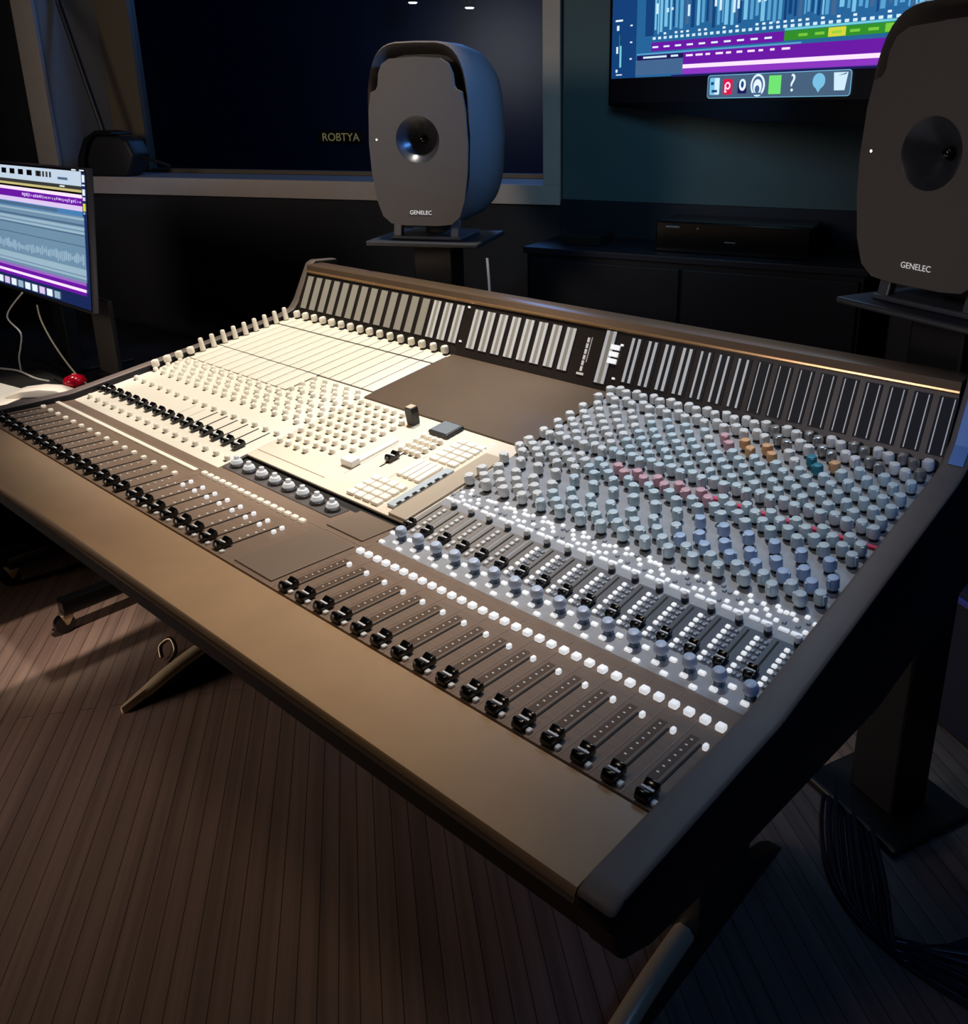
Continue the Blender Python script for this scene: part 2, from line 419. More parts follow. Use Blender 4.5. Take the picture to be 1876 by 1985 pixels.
def knob_fn(k=1.5):
    def fn(b):
        b.mi = 1
        b.lathe([(0.0046 * k, -0.0005), (0.0044 * k, 0.0040 * k)], 12)
        b.mi = 0
        b.lathe([(0.0050 * k, 0.0032 * k), (0.0057 * k, 0.0050 * k), (0.0056 * k, 0.0120 * k), (0.0047 * k, 0.0140 * k), (0.0022 * k, 0.0146 * k)], 14)
        b.box((-0.0016 * k, -0.0066 * k, 0.0045 * k), (0.0016 * k, 0.0, 0.0135 * k), bev=0.0006)
    return fn
def flat_knob_fn(b):
    b.mi = 0
    b.lathe([(0.0062, -0.0005), (0.0060, 0.0035), (0.0052, 0.0082), (0.0040, 0.0094), (0.0018, 0.0098)], 14)
    b.mi = 1
    b.prism([(-0.0052, -0.0064), (-0.0030, -0.0082), (0.0030, -0.0082), (0.0052, -0.0064)], 0.0002, 0.0014, 'z')  # black crescent paints the knob's base shadow
def finger_fn(b):
    b.mi = 0
    b.lathe([(0.0070, -0.0005), (0.0066, 0.010), (0.0058, 0.022), (0.0060, 0.030), (0.0048, 0.0335), (0.0022, 0.0345)], 14)
    b.mi = 1; b.lathe([(0.0074, 0.0), (0.0072, 0.001)], 12)
KN = {}
for nm, m in dict(cream=m_kcream, grey=m_kgrey, teal=m_kteal, blue=m_kblue, pink=m_kpink, orange=m_korange, tq=m_ktq, clear=m_kclear).items():
    KN[nm] = mk('rotary_knob', [m, m_kdark], knob_fn())
KN['flat'] = mk('rotary_knob', [m_kcream, m_kdark], flat_knob_fn); KN['finger'] = mk('rotary_knob', [m_kcream, m_kdark], finger_fn)
me_blueknob = mk('send_knob', [mat('send_knob_pale_blue', rgb(196, 210, 232), 0.4), mat('send_knob_base', rgb(74, 92, 112), 0.4)],
    lambda b: (setattr(b, 'mi', 1), b.lathe([(0.0066, 0), (0.0062, 0.008), (0.0060, 0.0085)], 14), setattr(b, 'mi', 0), b.lathe([(0.0080, 0.0085), (0.0092, 0.011), (0.0088, 0.017), (0.0066, 0.0205), (0.0032, 0.0215)], 16)))
me_smknob = mk('trim_knob', [m_kgrey, mat('trim_knob_base', rgb(40, 50, 60), 0.4)],
    lambda b: (setattr(b, 'mi', 1), b.lathe([(0.0052, 0), (0.0050, 0.006)], 12), setattr(b, 'mi', 0), b.lathe([(0.0050, 0.006), (0.0052, 0.010), (0.0034, 0.0125)], 12)))

# ---- right fader bank
def fader(Mp, parent, x, s_cap, s_slot, cap, slot):
    inst(slot, slot.name, parent, at(Mp, x, s_slot))
    inst(cap, cap.name, parent, at(Mp, x, s_cap, 0.001))
for i in range(16):
    x = RX + i * P
    fader(M_F, fp, x + 0.625 * P, 0.0135 + random.uniform(-.001, .001), 0.024, me_cap, me_slot)
    inst(me_btn, 'select_button', fp, at(M_F, x + 0.22 * P, 0.1455)); inst(me_btn, 'select_button', fp, at(M_F, x + 0.71 * P, 0.1455))
    inst(me_btn_s, 'cut_button', fp, at(M_F, x + 0.80 * P, 0.1080)); inst(me_btn_f, 'solo_button', fp, at(M_F, x + 0.90 * P, 0.0085))
# ---- left fader bank (16) and centre bank (8)
for i in range(16):
    x = i * P
    fader(M_F, fp, x + 0.40 * P, 0.0180 + random.uniform(-.002, .002), 0.028, me_cap, me_slot)
    inst(me_btn_c, 'select_button', fp, at(M_F, x + 0.35 * P, 0.1130))
for i in range(8):
    x = 0.638 + i * 0.0394
    fader(M_F, fp, x, 0.0190 + random.uniform(-.002, .002), 0.028, me_cap, me_slot)
    inst(me_btn_s, 'cut_button', fp, at(M_F, x + 0.012, 0.1120)); inst(me_btn_f, 'solo_button', fp, at(M_F, x + 0.014, 0.0095)); inst(me_btn_s, 'cut_button', fp, at(M_F, x + 0.014, 0.096))
for i in range(16):
    inst(me_btn_c, 'scribble_button', fp, at(M_F, 0.630 + i * 0.0197, 0.1490) @ Matrix.Scale(1.5, 4, (1, 0, 0)))
b = MB(); b.box((-0.012, 0.1435, 0), (0.603, 0.1525, 0.003), M=M_F, bev=0.001)
b.build('scribble_strip', mat('scribble_strip_cream', rgb(245, 235, 216), 0.5, emit=(1, 0.9, 0.75, 1), estr=0.12), fp)
# padded blanks in the centre
b = MB(); b.box((0.963, 0.008, 0), (1.056, 0.150, 0.0025), M=M_F, bev=0.001); b.build('blank_plate', mat('blank_plate_brown', rgb(124, 106, 90), 0.5), fp)
b = MB(); b.box((0.962, 0.168, 0), (1.050, 0.236, 0.0025), M=M_F, bev=0.001); b.build('blank_plate', bpy.data.materials['blank_plate_brown'], fp)
# row of silvery dual knobs in the centre well
b = MB(); b.box((0.622, 0.188, 0), (0.945, 0.226, 0.0015), M=M_F, bev=0.0005); b.build('knob_tray', mat('knob_tray_grey', rgb(96, 90, 88), 0.4, metal=0.3), fp)
me_dual = mk('dual_knob', [mat('dual_knob_silver', rgb(226, 230, 236), 0.22, metal=0.25, emit=(0.9, 0.95, 1, 1), estr=0.12), mat('dual_knob_dark', rgb(60, 58, 60), 0.4)],
    lambda b: (setattr(b, 'mi', 1), b.lathe([(0.0135, 0.001), (0.0125, 0.005), (0.0105, 0.006)], 16), setattr(b, 'mi', 0), b.lathe([(0.0100, 0.006), (0.0112, 0.009), (0.0088, 0.014), (0.0060, 0.0150)], 12), b.lathe([(0.0050, 0.015), (0.0046, 0.021), (0.0022, 0.022)], 10)))
for i in range(8): inst(me_dual, 'dual_knob', fp, at(M_F, 0.640 + i * 0.0408, 0.207, 0.001))

# ---- channel panels
b = MB(); b.box((0.0, 0.0, -0.006), (WB, LM, 0.0), M=M_M, bev=0.001)
b.mi = 1
for i in range(1, 16):
    if i > 7: b.box((i * P - 0.0003, 0.085, 0), (i * P + 0.0003, 0.132, 0.0004), M=M_M)
b.mi = 2; b.box((0.001, 0.3685, 0.0), (WB - 0.001, 0.5885, 0.0006), M=M_M); b.box((0.001, 0.2812, 0.0), (11 * P, 0.370, 0.0006), M=M_M)
lp = b.build('channel_panel', [m_cream, m_line, m_slot], con); tag(lp, 'cream left channel panel')
b = MB(); b.box((RX, 0.0, -0.006), (XR, LM, 0.0), M=M_M, bev=0.001)
b.mi = 1
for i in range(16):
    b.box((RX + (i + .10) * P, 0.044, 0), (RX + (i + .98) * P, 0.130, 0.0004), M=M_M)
b.mi = 2
for i in range(9, 16): b.box((RX + (i + .22) * P, 0.3600, 0), (RX + (i + .98) * P, 0.3660, 0.0045), M=M_M)
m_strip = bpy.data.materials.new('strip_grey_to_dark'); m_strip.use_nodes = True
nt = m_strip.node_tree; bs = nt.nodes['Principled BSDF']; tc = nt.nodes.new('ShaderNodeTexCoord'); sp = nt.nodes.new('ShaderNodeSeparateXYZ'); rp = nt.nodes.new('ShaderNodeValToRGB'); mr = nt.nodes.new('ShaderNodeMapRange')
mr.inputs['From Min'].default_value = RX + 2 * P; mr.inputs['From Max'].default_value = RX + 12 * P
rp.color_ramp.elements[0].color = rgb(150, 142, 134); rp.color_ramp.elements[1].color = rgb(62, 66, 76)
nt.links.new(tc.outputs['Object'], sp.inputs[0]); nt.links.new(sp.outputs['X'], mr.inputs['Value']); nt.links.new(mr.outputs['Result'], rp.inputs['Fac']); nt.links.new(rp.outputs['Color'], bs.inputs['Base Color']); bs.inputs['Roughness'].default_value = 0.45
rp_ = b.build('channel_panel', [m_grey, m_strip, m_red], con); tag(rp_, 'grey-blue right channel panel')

knobs = []      # (matrix, mesh, parent)
btns = []
# right bay
rowsA = [0.199, 0.230, 0.2835, 0.324, 0.350, 0.390, 0.430, 0.465, 0.505, 0.555, 0.592]
rowsB = [0.214, 0.250, 0.310, 0.338, 0.384, 0.410, 0.446, 0.482, 0.525, 0.565, 0.600]
for i in range(16):
    x = RX + i * P
    def kc(s, row):
        if s > 0.545: return 'grey' if i < 9 else ('clear' if (row + i) % 2 else 'grey')
        if s > 0.50 and 7 <= i <= 12: return ['orange', 'grey', 'tq', 'orange', 'pink', 'orange'][(i + row) % 6] if (i + row) % 4 != 3 else 'grey'
        if 0.335 < s < 0.37 and i >= 5: return 'pink' if i < 10 else ('pink' if row % 2 else 'teal')
        if s < 0.315 and i >= 7: return 'blue' if 0.22 < s < 0.295 and i > 9 else 'teal'
        return 'grey' if i < 4 else 'teal'
    for r, s in enumerate(rowsA):
        M = at(M_M, x + 0.12 * P, s) @ Matrix.Rotation(random.uniform(-2.2, 2.2), 4, 'Z'); knobs.append((M, KN[kc(s, r)], rp_))
    for r, s in enumerate(rowsB):
        M = at(M_M, x + 0.62 * P, s) @ Matrix.Rotation(random.uniform(-2.2, 2.2), 4, 'Z'); knobs.append((M, KN[kc(s, r + 1)], rp_))
    # lower section
    inst(me_blueknob, 'send_knob', rp_, at(M_M, x + 0.72 * P, 0.0275))
    fader(M_M, rp_, x + 0.30 * P, 0.0585, 0.060, me_cap_s, me_slot_s)
    inst(me_smknob, 'trim_knob', rp_, at(M_M, x + 0.86 * P, 0.1330))
    btns.append((at(M_M, x + 0.71 * P, 0.0148), me_btn_o, rp_, 'oval_button')); btns.append((at(M_M, x + 0.18 * P, 0.0050), me_btn_o, rp_, 'oval_button'))
    btns.append((at(M_M, x + 0.10 * P, 0.0300), me_btn_o, rp_, 'oval_button'))
    for k in range(7):
        s = 0.0505 + k * 0.0105 + (0.003 if k > 1 else 0)
        btns.append((at(M_M, x + 0.70 * P, s), me_btn_q if i > 4 else me_btn_f, rp_, 'square_button'))
        if i > 4:
            btns.append((at(M_M, x + 0.87 * P, s - 0.001), me_btn_qd, rp_, 'square_button')); btns.append((at(M_M, x + 1.03 * P, s - 0.002), me_btn_qd, rp_, 'square_button')) if i < 15 else None
    btns.append((at(M_M, x + 0.20 * P, 0.1480), me_btn_w, rp_, 'lit_segment')); btns.append((at(M_M, x + 0.62 * P, 0.1480), me_btn_w, rp_, 'lit_segment'))
    for fx, s in ((0.05, .160), (0.50, .163), (0.80, .158), (0.30, .172), (0.70, .176), (0.90, .178), (0.10, .180), (0.55, .184)):
        btns.append((at(M_M, x + fx * P, s + random.uniform(-.002, .002)), random.choice([me_btn_q, me_btn_q, me_btn_qd]), rp_, 'square_button'))
# left bay: cream knobs; broad cream slabs between stand for knobs washed out by light
for i in range(16):
    x = i * P
    for fx, s in ((0.35, 0.192), (0.75, 0.208), (0.35, 0.224), (0.75, 0.240), (0.35, 0.256), (0.80, 0.268)):
        knobs.append((at(M_M, x + fx * P, s) @ Matrix.Rotation(random.uniform(-.3, .3), 4, 'Z'), KN['flat'], lp))
    knobs.append((at(M_M, x + 0.55 * P, 0.5985) @ Matrix.Rotation(random.uniform(-.5, .5), 4, 'Z'), KN['cream'], lp))
    if i >= 11:
        for fx, s in ((0.3, .290), (0.8, .300), (0.3, .318), (0.8, .332), (0.3, .350)): knobs.append((at(M_M, x + fx * P, s), KN['flat'], lp))
    inst(me_cap, 'channel_fader_cap', lp, at(M_M, x + 0.05 * P + (0.012 if i == 0 else 0), 0.0670, 0.001))
    if i > 9: inst(me_slot_s, 'channel_fader_slot', lp, at(M_M, x + 0.05 * P, 0.070))
    knobs.append((at(M_M, x + 0.72 * P, 0.0275), KN['flat'], lp)); knobs.append((at(M_M, x + 0.58 * P, 0.1400), KN['flat'], lp))
for k in range(13): knobs.append((at(M_M, 0.0085, 0.198 + k * 0.0310, 0.004), KN['finger' if k > 3 else 'cream'], lp))
m_slab = mat('washed_out_cream', rgb(242, 234, 218), 0.5)
def slab_fn(w, L):
    def fn(b): b.box((-w / 2, 0, 0.0), (w / 2, L, 0.0032), bev=0.0012, seg=2)
    return fn
me_cv1 = mk('washed_out_strip', [m_slab], slab_fn(0.0358, 0.0855)); me_cv2 = mk('washed_out_strip', [m_slab], slab_fn(0.0358, 0.1685)); me_cv3 = mk('washed_out_strip', [m_slab], slab_fn(0.0358, 0.043))
for i in range(16):
    if i < 11: inst(me_cv1, 'washed_out_strip', lp, at(M_M, (i + .5) * P, 0.2815))
    inst(me_cv2, 'washed_out_strip', lp, at(M_M, (i + .5) * P, 0.370)); inst(me_cv3, 'washed_out_strip', lp, at(M_M, (i + .5) * P, 0.5435))

# ---- centre panel
b = MB(); b.box((WB + 0.001, 0.060, -0.004), (RX - 0.001, 0.341, 0.0), M=M_M, bev=0.001)
b.mi = 1; b.box((WB + 0.001, 0.0602, -0.013), (RX - 0.001, 0.341, -0.004), M=M_M)  # black front face paints the shadow gap below the panel
b.mi = 2
b.box((WB + 0.004, 0.082, 0), (0.828, 0.0835, 0.0004), M=M_M); b.box((0.846, 0.110, 0), (0.8465, 0.235, 0.0004), M=M_M); b.box((0.93, 0.125, 0), (0.9305, 0.23, 0.0004), M=M_M)
cp = b.build('centre_panel', [mat('centre_panel_beige', rgb(226, 212, 192), 0.5, var=0.02), m_slot, m_line], con)
for r in range(9):
    for c in range(7):
        x = WB + 0.018 + c * 0.0262; s = 0.125 + r * 0.0245
        if (r < 2 and c > 5) or (r == 0 and c > 3): continue
        knobs.append((at(M_M, x + random.uniform(-.002, .002), s), KN['flat'], cp))
# cluster of white knobs and buttons right of the long fader
for r in range(4):
    for c in range(4): knobs.append((at(M_M, 0.872 + c * 0.0150, 0.222 + r * 0.0185), KN['flat'], cp))
b = MB(); b.box((0.826, 0.139, 0), (0.840, 0.245, 0.004), M=M_M, bev=0.001); b.build('long_fader_strip', mat('fader_strip_white', rgb(236, 234, 230), 0.4), cp)
b = MB(); b.box((0.815, 0.128, 0), (0.846, 0.150, 0.014), M=M_M, bev=0.003, seg=3); b.build('master_fader_cap', m_whitedim, cp)
inst(me_cap, 'fader_cap', cp, at(M_M, 0.885, 0.190, 0.001)); inst(me_slot_s, 'channel_fader_slot', cp, at(M_M, 0.885, 0.16))
b = MB(); b.box((1.000, 0.078, 0), (1.018, 0.215, 0.006), M=M_M, bev=0.002); b.mi = 1
for k in range(7): b.box((1.0145, 0.086 + k * 0.017, 0.0055), (1.0195, 0.095 + k * 0.017, 0.0066), M=M_M)
b.build('status_display', [mat('status_display_pale', rgb(190, 200, 206), 0.25), m_black], cp)
me_big = mk('transport_button', [m_kcream], btn_fn(0.0185, 0.0150, 0.006, 0.0025))
for r in range(4):
    for c in range(4): inst(me_big, 'transport_button', cp, at(M_M, 0.915 + c * 0.0210, 0.076 + r * 0.0175))
me_blade = mk('long_button', [m_kcream], btn_fn(0.0125, 0.060, 0.006, 0.0025))
for c in range(4): inst(me_blade, 'long_button', cp, at(M_M, 0.940 + c * 0.0150, 0.185))
me_wide = mk('screen_button', [m_kcream], btn_fn(0.0200, 0.0140, 0.005, 0.002))
for r in range(5):
    for c in range(3): inst(me_wide, 'screen_button', cp, at(M_M, 0.952 + c * 0.0225, 0.232 + r * 0.0170))
for k in range(4): inst(me_btn_q, 'square_button', cp, at(M_M, 1.000 + 0.008 * (k % 2), 0.285 + 0.012 * k))
b = MB(); b.box((0.866, 0.294, 0.001), (0.917, 0.341, 0.009), M=M_M, bev=0.003); b.mi = 1; b.box((0.870, 0.298, 0.0088), (0.913, 0.337, 0.0096), M=M_M)
b.build('touch_display', [m_black, m_glasstab], cp)
b = MB(); b.box((1.022, 0.062, 0), (1.0635, 0.290, 0.005), M=M_M, bev=0.0015); b.build('dividing_bar', mat('dividing_bar_beige', rgb(186, 170, 150), 0.45), cp)
# brown cover plate
b = MB(); b.box((WB + 0.0015, 0.3425, -0.003), (RX - 0.0015, LM - 0.001, 0.003), M=M_M, bev=0.001)
b.build('cover_plate', m_cplate, con)

# ---- meter bridge
b = MB()
b.box((0.0, 0.0, -0.004), (XR, LB, 0.0), M=M_B)
mb = b.build('meter_bridge', m_bridge, con)
b = MB()
b.prism([(0.8290, 0.945), (0.8320, 0.9635), (0.8400, 0.9660), (0.880, 0.9660), (0.926, 0.930), (0.926, 0.920), (0.842, 0.942)], 0.0, XR)
b.build('bridge_top', m_cap_top, mb, smooth=60)
b = MB(); b.prism([(0.8265, 0.9470), (0.8275, 0.9500), (0.8310, 0.9505), (0.8320, 0.9440), (0.8285, 0.9440)], 0.0, XR); b.build('bridge_top_highlight', mat('bridge_lip_highlight', rgb(214, 170, 120), 0.25, metal=0.7), mb)  # warm highlight line along the lip, painted as a bright tan strip
off = 0.01408
def meter(x, style, f0=0.19, f1=0.80):
    w = 0.0240
    b = MB(); b.mi = 0
    b.box((x - 0.002, LB * f0 - 0.002, 0.0), (x + w + 0.002, LB * f1 + 0.002, 0.0012), M=M_B)
    if style == 'plain':
        b.mi = 2; b.box((x, LB * f0, 0.001), (x + w, LB * f1, 0.002), M=M_B)
    else:
        bw = {'twin': 0.0075, 'wide': 0.0062, 'mid': 0.0042, 'thin': 0.0016}[style]
        b.mi = 1
        o = 0.0 if style != 'thin' else 0.002
        b.box((x + o, LB * f0, 0.001), (x + o + bw, LB * f1, 0.0022), M=M_B); b.box((x + w - o - bw - (0.004 if style in ('mid', 'wide') else 0), LB * f0, 0.001), (x + w - o - (0.004 if style in ('mid', 'wide') else 0), LB * f1, 0.0022), M=M_B)
        if style == 'twin':
            b.mi = 2; b.box((x + bw, LB * f0, 0.001), (x + w - bw, LB * f1, 0.0016), M=M_B)
    b.build('level_meter', [m_meterdark, m_lightbar, m_meterglass], mb)
for i in range(16): meter(off + i * P, 'plain' if i < 13 else 'twin')
for i in range(8): meter(WB + 0.036 + i * 0.0381, 'twin', 0.16, 0.78)
meter(WB + 0.036 + 9.6 * 0.0381, 'twin', 0.10, 0.84)
for i in range(16): meter(RX + off + i * P, 'wide' if i < 4 else ('mid' if i < 7 else 'thin'))
def put(name, m, boxes):
    b = MB()
    for lo, hi in boxes: b.box(lo, hi, M=M_B, bev=0.0004)
    return b.build(name, m, mb)
xg = WB + 0.425
for k in range(3): put('status_light', m_white, [((xg - 0.004, 0.058 + k * 0.014, 0), (xg + 0.017, 0.068 + k * 0.014, 0.004))])
xs = WB + 0.036 + 8.5 * 0.0381
put('phase_meter', m_dot, [((xs, 0.030 + k * 0.012, 0), (xs + 0.006, 0.040 + k * 0.012, 0.002)) for k in range(6)] + [((xs - 0.006, 0.022, 0), (xs + 0.012, 0.027, 0.002)), ((xs + 0.010, 0.050, 0), (xs + 0.0115, 0.102, 0.002))])
put('top_badge', m_white, [((0.830, 0.1330, 0), (0.868, 0.1365, 0.002)), ((0.872, 0.1330, 0), (0.892, 0.1365, 0.002)), ((0.896, 0.1330, 0), (0.914, 0.1365, 0.002))])
me_led = mk('peak_light', [m_white], lambda b: b.box((-0.0022, -0.0014, 0), (0.0022, 0.0014, 0.002), bev=0.0005))
for i in range(16):
    inst(me_led, 'peak_light', mb, at(M_B, RX + off + 0.012 + i * P, LB * 0.905))
    if i > 0: inst(me_led, 'peak_light', mb, at(M_B, off + 0.012 + i * P, LB * 0.905))
for x, s in ((WB + 0.014, 0.115), (WB + 0.014, 0.035), (RX - 0.006, 0.098), (RX - 0.006, 0.030)): inst(me_led, 'peak_light', mb, at(M_B, x, s) @ Matrix.Scale(1.5, 4))

# ---- spread knobs and buttons: the nearest ones as parts, the rest as one
CAMP = Vector((2.02113, -0.54791, 1.35919))
def spread(items, name, N):
    items.sort(key=lambda t: (t[0].translation - CAMP).length)
    for t in items[:N]: inst(t[1], t[3] if len(t) > 3 else name, t[2], t[0])
    rest = items[N:]
    by = {}
    for t in rest: by.setdefault(t[2].name, []).append(t)
    for pn, lst in by.items():
        bm = bmesh.new(); mats = []
        for t in lst:
            me = t[1]; n0 = len(bm.verts); nf = len(bm.faces)
            idx = []
            for m in me.materials:
                if m not in mats: mats.append(m)
                idx.append(mats.index(m))
            bm.from_mesh(me)
            bm.verts.ensure_lookup_table(); bm.faces.ensure_lookup_table()
            for v in bm.verts[n0:]: v.co = t[0] @ v.co
            for f in bm.faces[nf:]: f.material_index = idx[f.material_index]
        me = bpy.data.meshes.new(name + 's'); bm.to_mesh(me); bm.free()
        for m in mats: me.materials.append(m)
        for p in me.polygons: p.use_smooth = True
        me.set_sharp_from_angle(angle=math.radians(40))
        o = reg(bpy.data.objects.new(name + 's', me), lst[0][2]); tag(o, kind='stuff')
spread(knobs, 'rotary_knob', 100)
spread(btns, 'small_button', 100)

# ---- legs
def console_leg(x):
    b = MB()
    sp_ = spline([(x, 0.115, 0.006), (x, 0.17, 0.026), (x, 0.24, 0.052), (x, 0.33, 0.074), (x, 0.46, 0.088), (x, 0.60, 0.085)], 5)
    n = len(sp_)
    rings = []
    for i, p in enumerate(sp_):
        w = 0.018 * (0.35 + 0.65 * min(1, i / 8)); h = 0.010
        rings.append([(p.x - w, p.y, p.z - h), (p.x + w, p.y, p.z - h), (p.x + w, p.y, p.z), (p.x + w * .5, p.y, p.z + h), (p.x - w * .5, p.y, p.z + h), (p.x - w, p.y, p.z)])
    b.loft(rings); b.mi = 1
    b.prism([(0.125, 0.001), (0.175, 0.02), (0.25, 0.045), (0.34, 0.066), (0.46, 0.08), (0.6, 0.078), (0.72, 0.03), (0.76, 0.001)], x - 0.014, x + 0.014)
    l = b.build('leg', [m_chrome, m_black], con, smooth=50)
    b = MB(); b.box((x - 0.03, 0.42, 0.075), (x + 0.03, 0.58, 0.612), bev=0.006); b.build('leg_column', m_black, l)
console_leg(0.13); console_leg(1.495)

# small upright block on the centre panel
Mblk = at(M_M, 0.808, 0.310, 0.0004)
t = thing('tally_block', Mblk.translation, 'small upright black block standing at the front corner of the brown plate', 'block')
b = MB(); b.prism([(-0.009, 0.0), (0.009, 0.0), (0.0105, 0.026), (0.009, 0.036), (-0.009, 0.036), (-0.0105, 0.026)], -0.009, 0.009, 'y', bev=0.0015); b.build('body', m_black, t, Mblk)
b = MB(); b.box((-0.0075, -0.0075, 0.0357), (0.0075, 0.0075, 0.0375), bev=0.0006); b.build('top_cap', mat('tally_top_tan', rgb(200, 180, 160), 0.4), t, Mblk)

# ------------------------------------------------------------------ loudspeakers
def speaker(origin, face_ang, label, zb, w=0.30, h=0.432, d=0.25, group=None):
    """origin: middle of the front face; face_ang: direction it faces, degrees"""
    fwd = d_ang(face_ang); X = Vector((-fwd.y, fwd.x, 0))      # X: to the speaker's own left... viewer's right
    Ms = frame((origin[0], origin[1], zb), X, -fwd)            # local y goes back, z up
    t = thing('studio_monitor', (origin[0] - fwd.x * d / 2, origin[1] - fwd.y * d / 2, zb - 0.036), label, 'loudspeaker', group)
    k = w / 0.30
    def outl(sx, z0, z1, n=40, e=4.4, top=0.90, bot=0.84):
        pts = []
        for i in range(n):
            a = 2 * PI * i / n; c, s_ = math.cos(a), math.sin(a)
            u = math.copysign(abs(c) ** (2 / e), c); v = math.copysign(abs(s_) ** (2 / e), s_)
            zz = (v + 1) / 2
            tap = 1 - (1 - top) * max(0, (zz - 0.55) / 0.45) ** 1.6 - (1 - bot) * max(0, (0.45 - zz) / 0.45) ** 1.6
            pts.append((u * sx * tap, z0 + (z1 - z0) * zz))
        return pts
    b = MB(); rings = []
    for yy, sx, z0, z1 in ((0.046, 0.126, 0.022, h - 0.022), (0.004, 0.141, 0.005, h), (0.0, 0.145, 0.003, h + 0.002), (0.010, 0.149, 0.0, h + 0.006), (d * .35, 0.153, -0.002, h + 0.010), (d * .65, 0.150, 0.0, h + 0.004), (d * .88, 0.138, 0.012, h - 0.016), (d, 0.115, 0.04, h - 0.05)):
        rings.append([(px * k, yy, pz) for px, pz in outl(sx, z0, z1)])
    b.loft(rings)
    b.build('cabinet', m_spk, t, Ms, smooth=60)
    # front baffle with the waveguide hole
    half = [(0.0, h - 0.030), (0.070, h - 0.034), (0.092, h - 0.046), (0.103, h - 0.068), (0.106, h - 0.094), (0.112, h - 0.104), (0.128, h - 0.110), (0.136, h - 0.150), (0.141, h - 0.23), (0.138, h * 0.32), (0.128, h * 0.16), (0.112, h * 0.06), (0.088, 0.008), (0.05, 0.004), (0.0, 0.004)]
    pts = [(x * k, z) for x, z in half] + [(-x * k, z) for x, z in half[-2:0:-1]]
    b = MB(); bm = b.bm
    zc = h * 0.49; rx, rz = 0.056, 0.056
    yf = -0.012
    oF = [bm.verts.new((x, yf, z)) for x, z in pts]; oB = [bm.verts.new((x * 0.985, 0.010, z)) for x, z in pts]
    hF = [bm.verts.new((rx * math.cos(2 * PI * i / 32), yf, zc + rz * math.sin(2 * PI * i / 32))) for i in range(32)]
    e = [bm.edges.new((oF[i], oF[(i + 1) % len(oF)])) for i in range(len(oF))] + [bm.edges.new((hF[i], hF[(i + 1) % 32])) for i in range(32)]
    bmesh.ops.triangle_fill(bm, use_beauty=True, use_dissolve=False, edges=e)
    n = len(oF)
    for i in range(n): bm.faces.new((oF[i], oF[(i + 1) % n], oB[(i + 1) % n], oB[i]))
    b.build('front_baffle', m_spk, t, Ms, smooth=30)
    b = MB()
    b.lathe([(0.0562, -0.0121), (0.052, -0.0095), (0.040, 0.002), (0.026, 0.016), (0.015, 0.028), (0.011, 0.034)], 32, M=Matrix.Translation((0, 0, zc)) @ Matrix.Rotation(-PI / 2, 4, 'X'), cap0=False, cap1=True)
    wg = b.build('waveguide', m_cone, t, Ms, smooth=60)
    b = MB(); b.lathe([(0.0105, 0.034), (0.010, 0.026), (0.007, 0.021), (0.003, 0.0195)], 16, M=Matrix.Translation((0, 0, zc)) @ Matrix.Rotation(-PI / 2, 4, 'X')); b.build('tweeter_dome', m_blackgloss, wg, Ms, smooth=60)
    b = MB(); b.lathe([(0.0030, -0.0030), (0.0024, 0.0), (0.0010, 0.0006)], 12, M=Matrix.Translation((-0.118 * k, yf, zc)) @ Matrix.Rotation(PI / 2, 4, 'X')); b.build('power_light', emat('power_light', (1, 0.98, 0.9, 1), 4.0), t, Ms)
    text_mesh('GENELEC', 0.014, 'nameplate', mat('nameplate_white', rgb(225, 225, 225), 0.4, emit=(1, 1, 1, 1), estr=0.35), t, Ms @ Matrix.Translation((0.0, yf - 0.0006, 0.036)) @ Matrix.Rotation(PI / 2, 4, 'X'))
    # curved desk stand under the cabinet
    b = MB()
    for sx in (-1, 1): b.prism([(-0.006, -0.036), (0.012, -0.036), (0.022, 0.02), (0.006, 0.02)], sx * 0.085 * k - 0.012, sx * 0.085 * k + 0.012, M=Matrix.Translation((0, 0.02, 0)), bev=0.003)
    b.box((-0.105 * k, 0.012, -0.036), (0.105 * k, 0.19, -0.026), bev=0.004)
    b.box((-0.03, 0.10, -0.03), (0.03, 0.16, 0.03), bev=0.004)
    b.build('table_stand', mat('table_stand_grey', rgb(70, 72, 78), 0.4), t, Ms)
    return Ms
S1 = speaker((0.34, 0.955), -62, 'grey studio loudspeaker with round waveguide standing in front of the dark window', 1.082, w=0.272, d=0.40)
S2 = speaker((1.575, 0.915), -112, 'grey studio loudspeaker at the right edge, in front of the wall-mounted screen', 1.082, w=0.30, d=0.27)
def stand(Ms, label, ztop):
    o = Ms @ Vector((0, 0.11, 0)); o.z = 0
    t = thing('speaker_stand', o, label, 'speaker stand')
    M = Ms.copy(); M.translation = Vector((0, 0, 0)); M = Matrix.Translation(o) @ M
    b = MB(); b.box((-0.15, -0.135, ztop - 0.012), (0.15, 0.13, ztop), bev=0.004); b.build('top_plate', mat('stand_plate', rgb(40, 42, 48), 0.4), t, M)
    b = MB(); b.box((-0.055, -0.05, 0.02), (0.055, 0.05, ztop - 0.012), bev=0.006); b.build('column', m_black, t, M)
    b = MB(); b.box((-0.12, -0.11, 0.0), (0.12, 0.11, 0.02), bev=0.006); b.build('base_plate', m_black, t, M)
stand(S1, 'black column stand under the loudspeaker by the window', 1.0455)
stand(S2, 'black column stand under the right-hand loudspeaker', 1.0455)
b = MB(); b.tube(spline([(0.500, 1.02, 1.010), (0.515, 1.01, 0.95), (0.535, 1.0, 0.80), (0.60, 1.0, 0.5), (0.66, 1.02, 0.006)], 6), 0.0035)
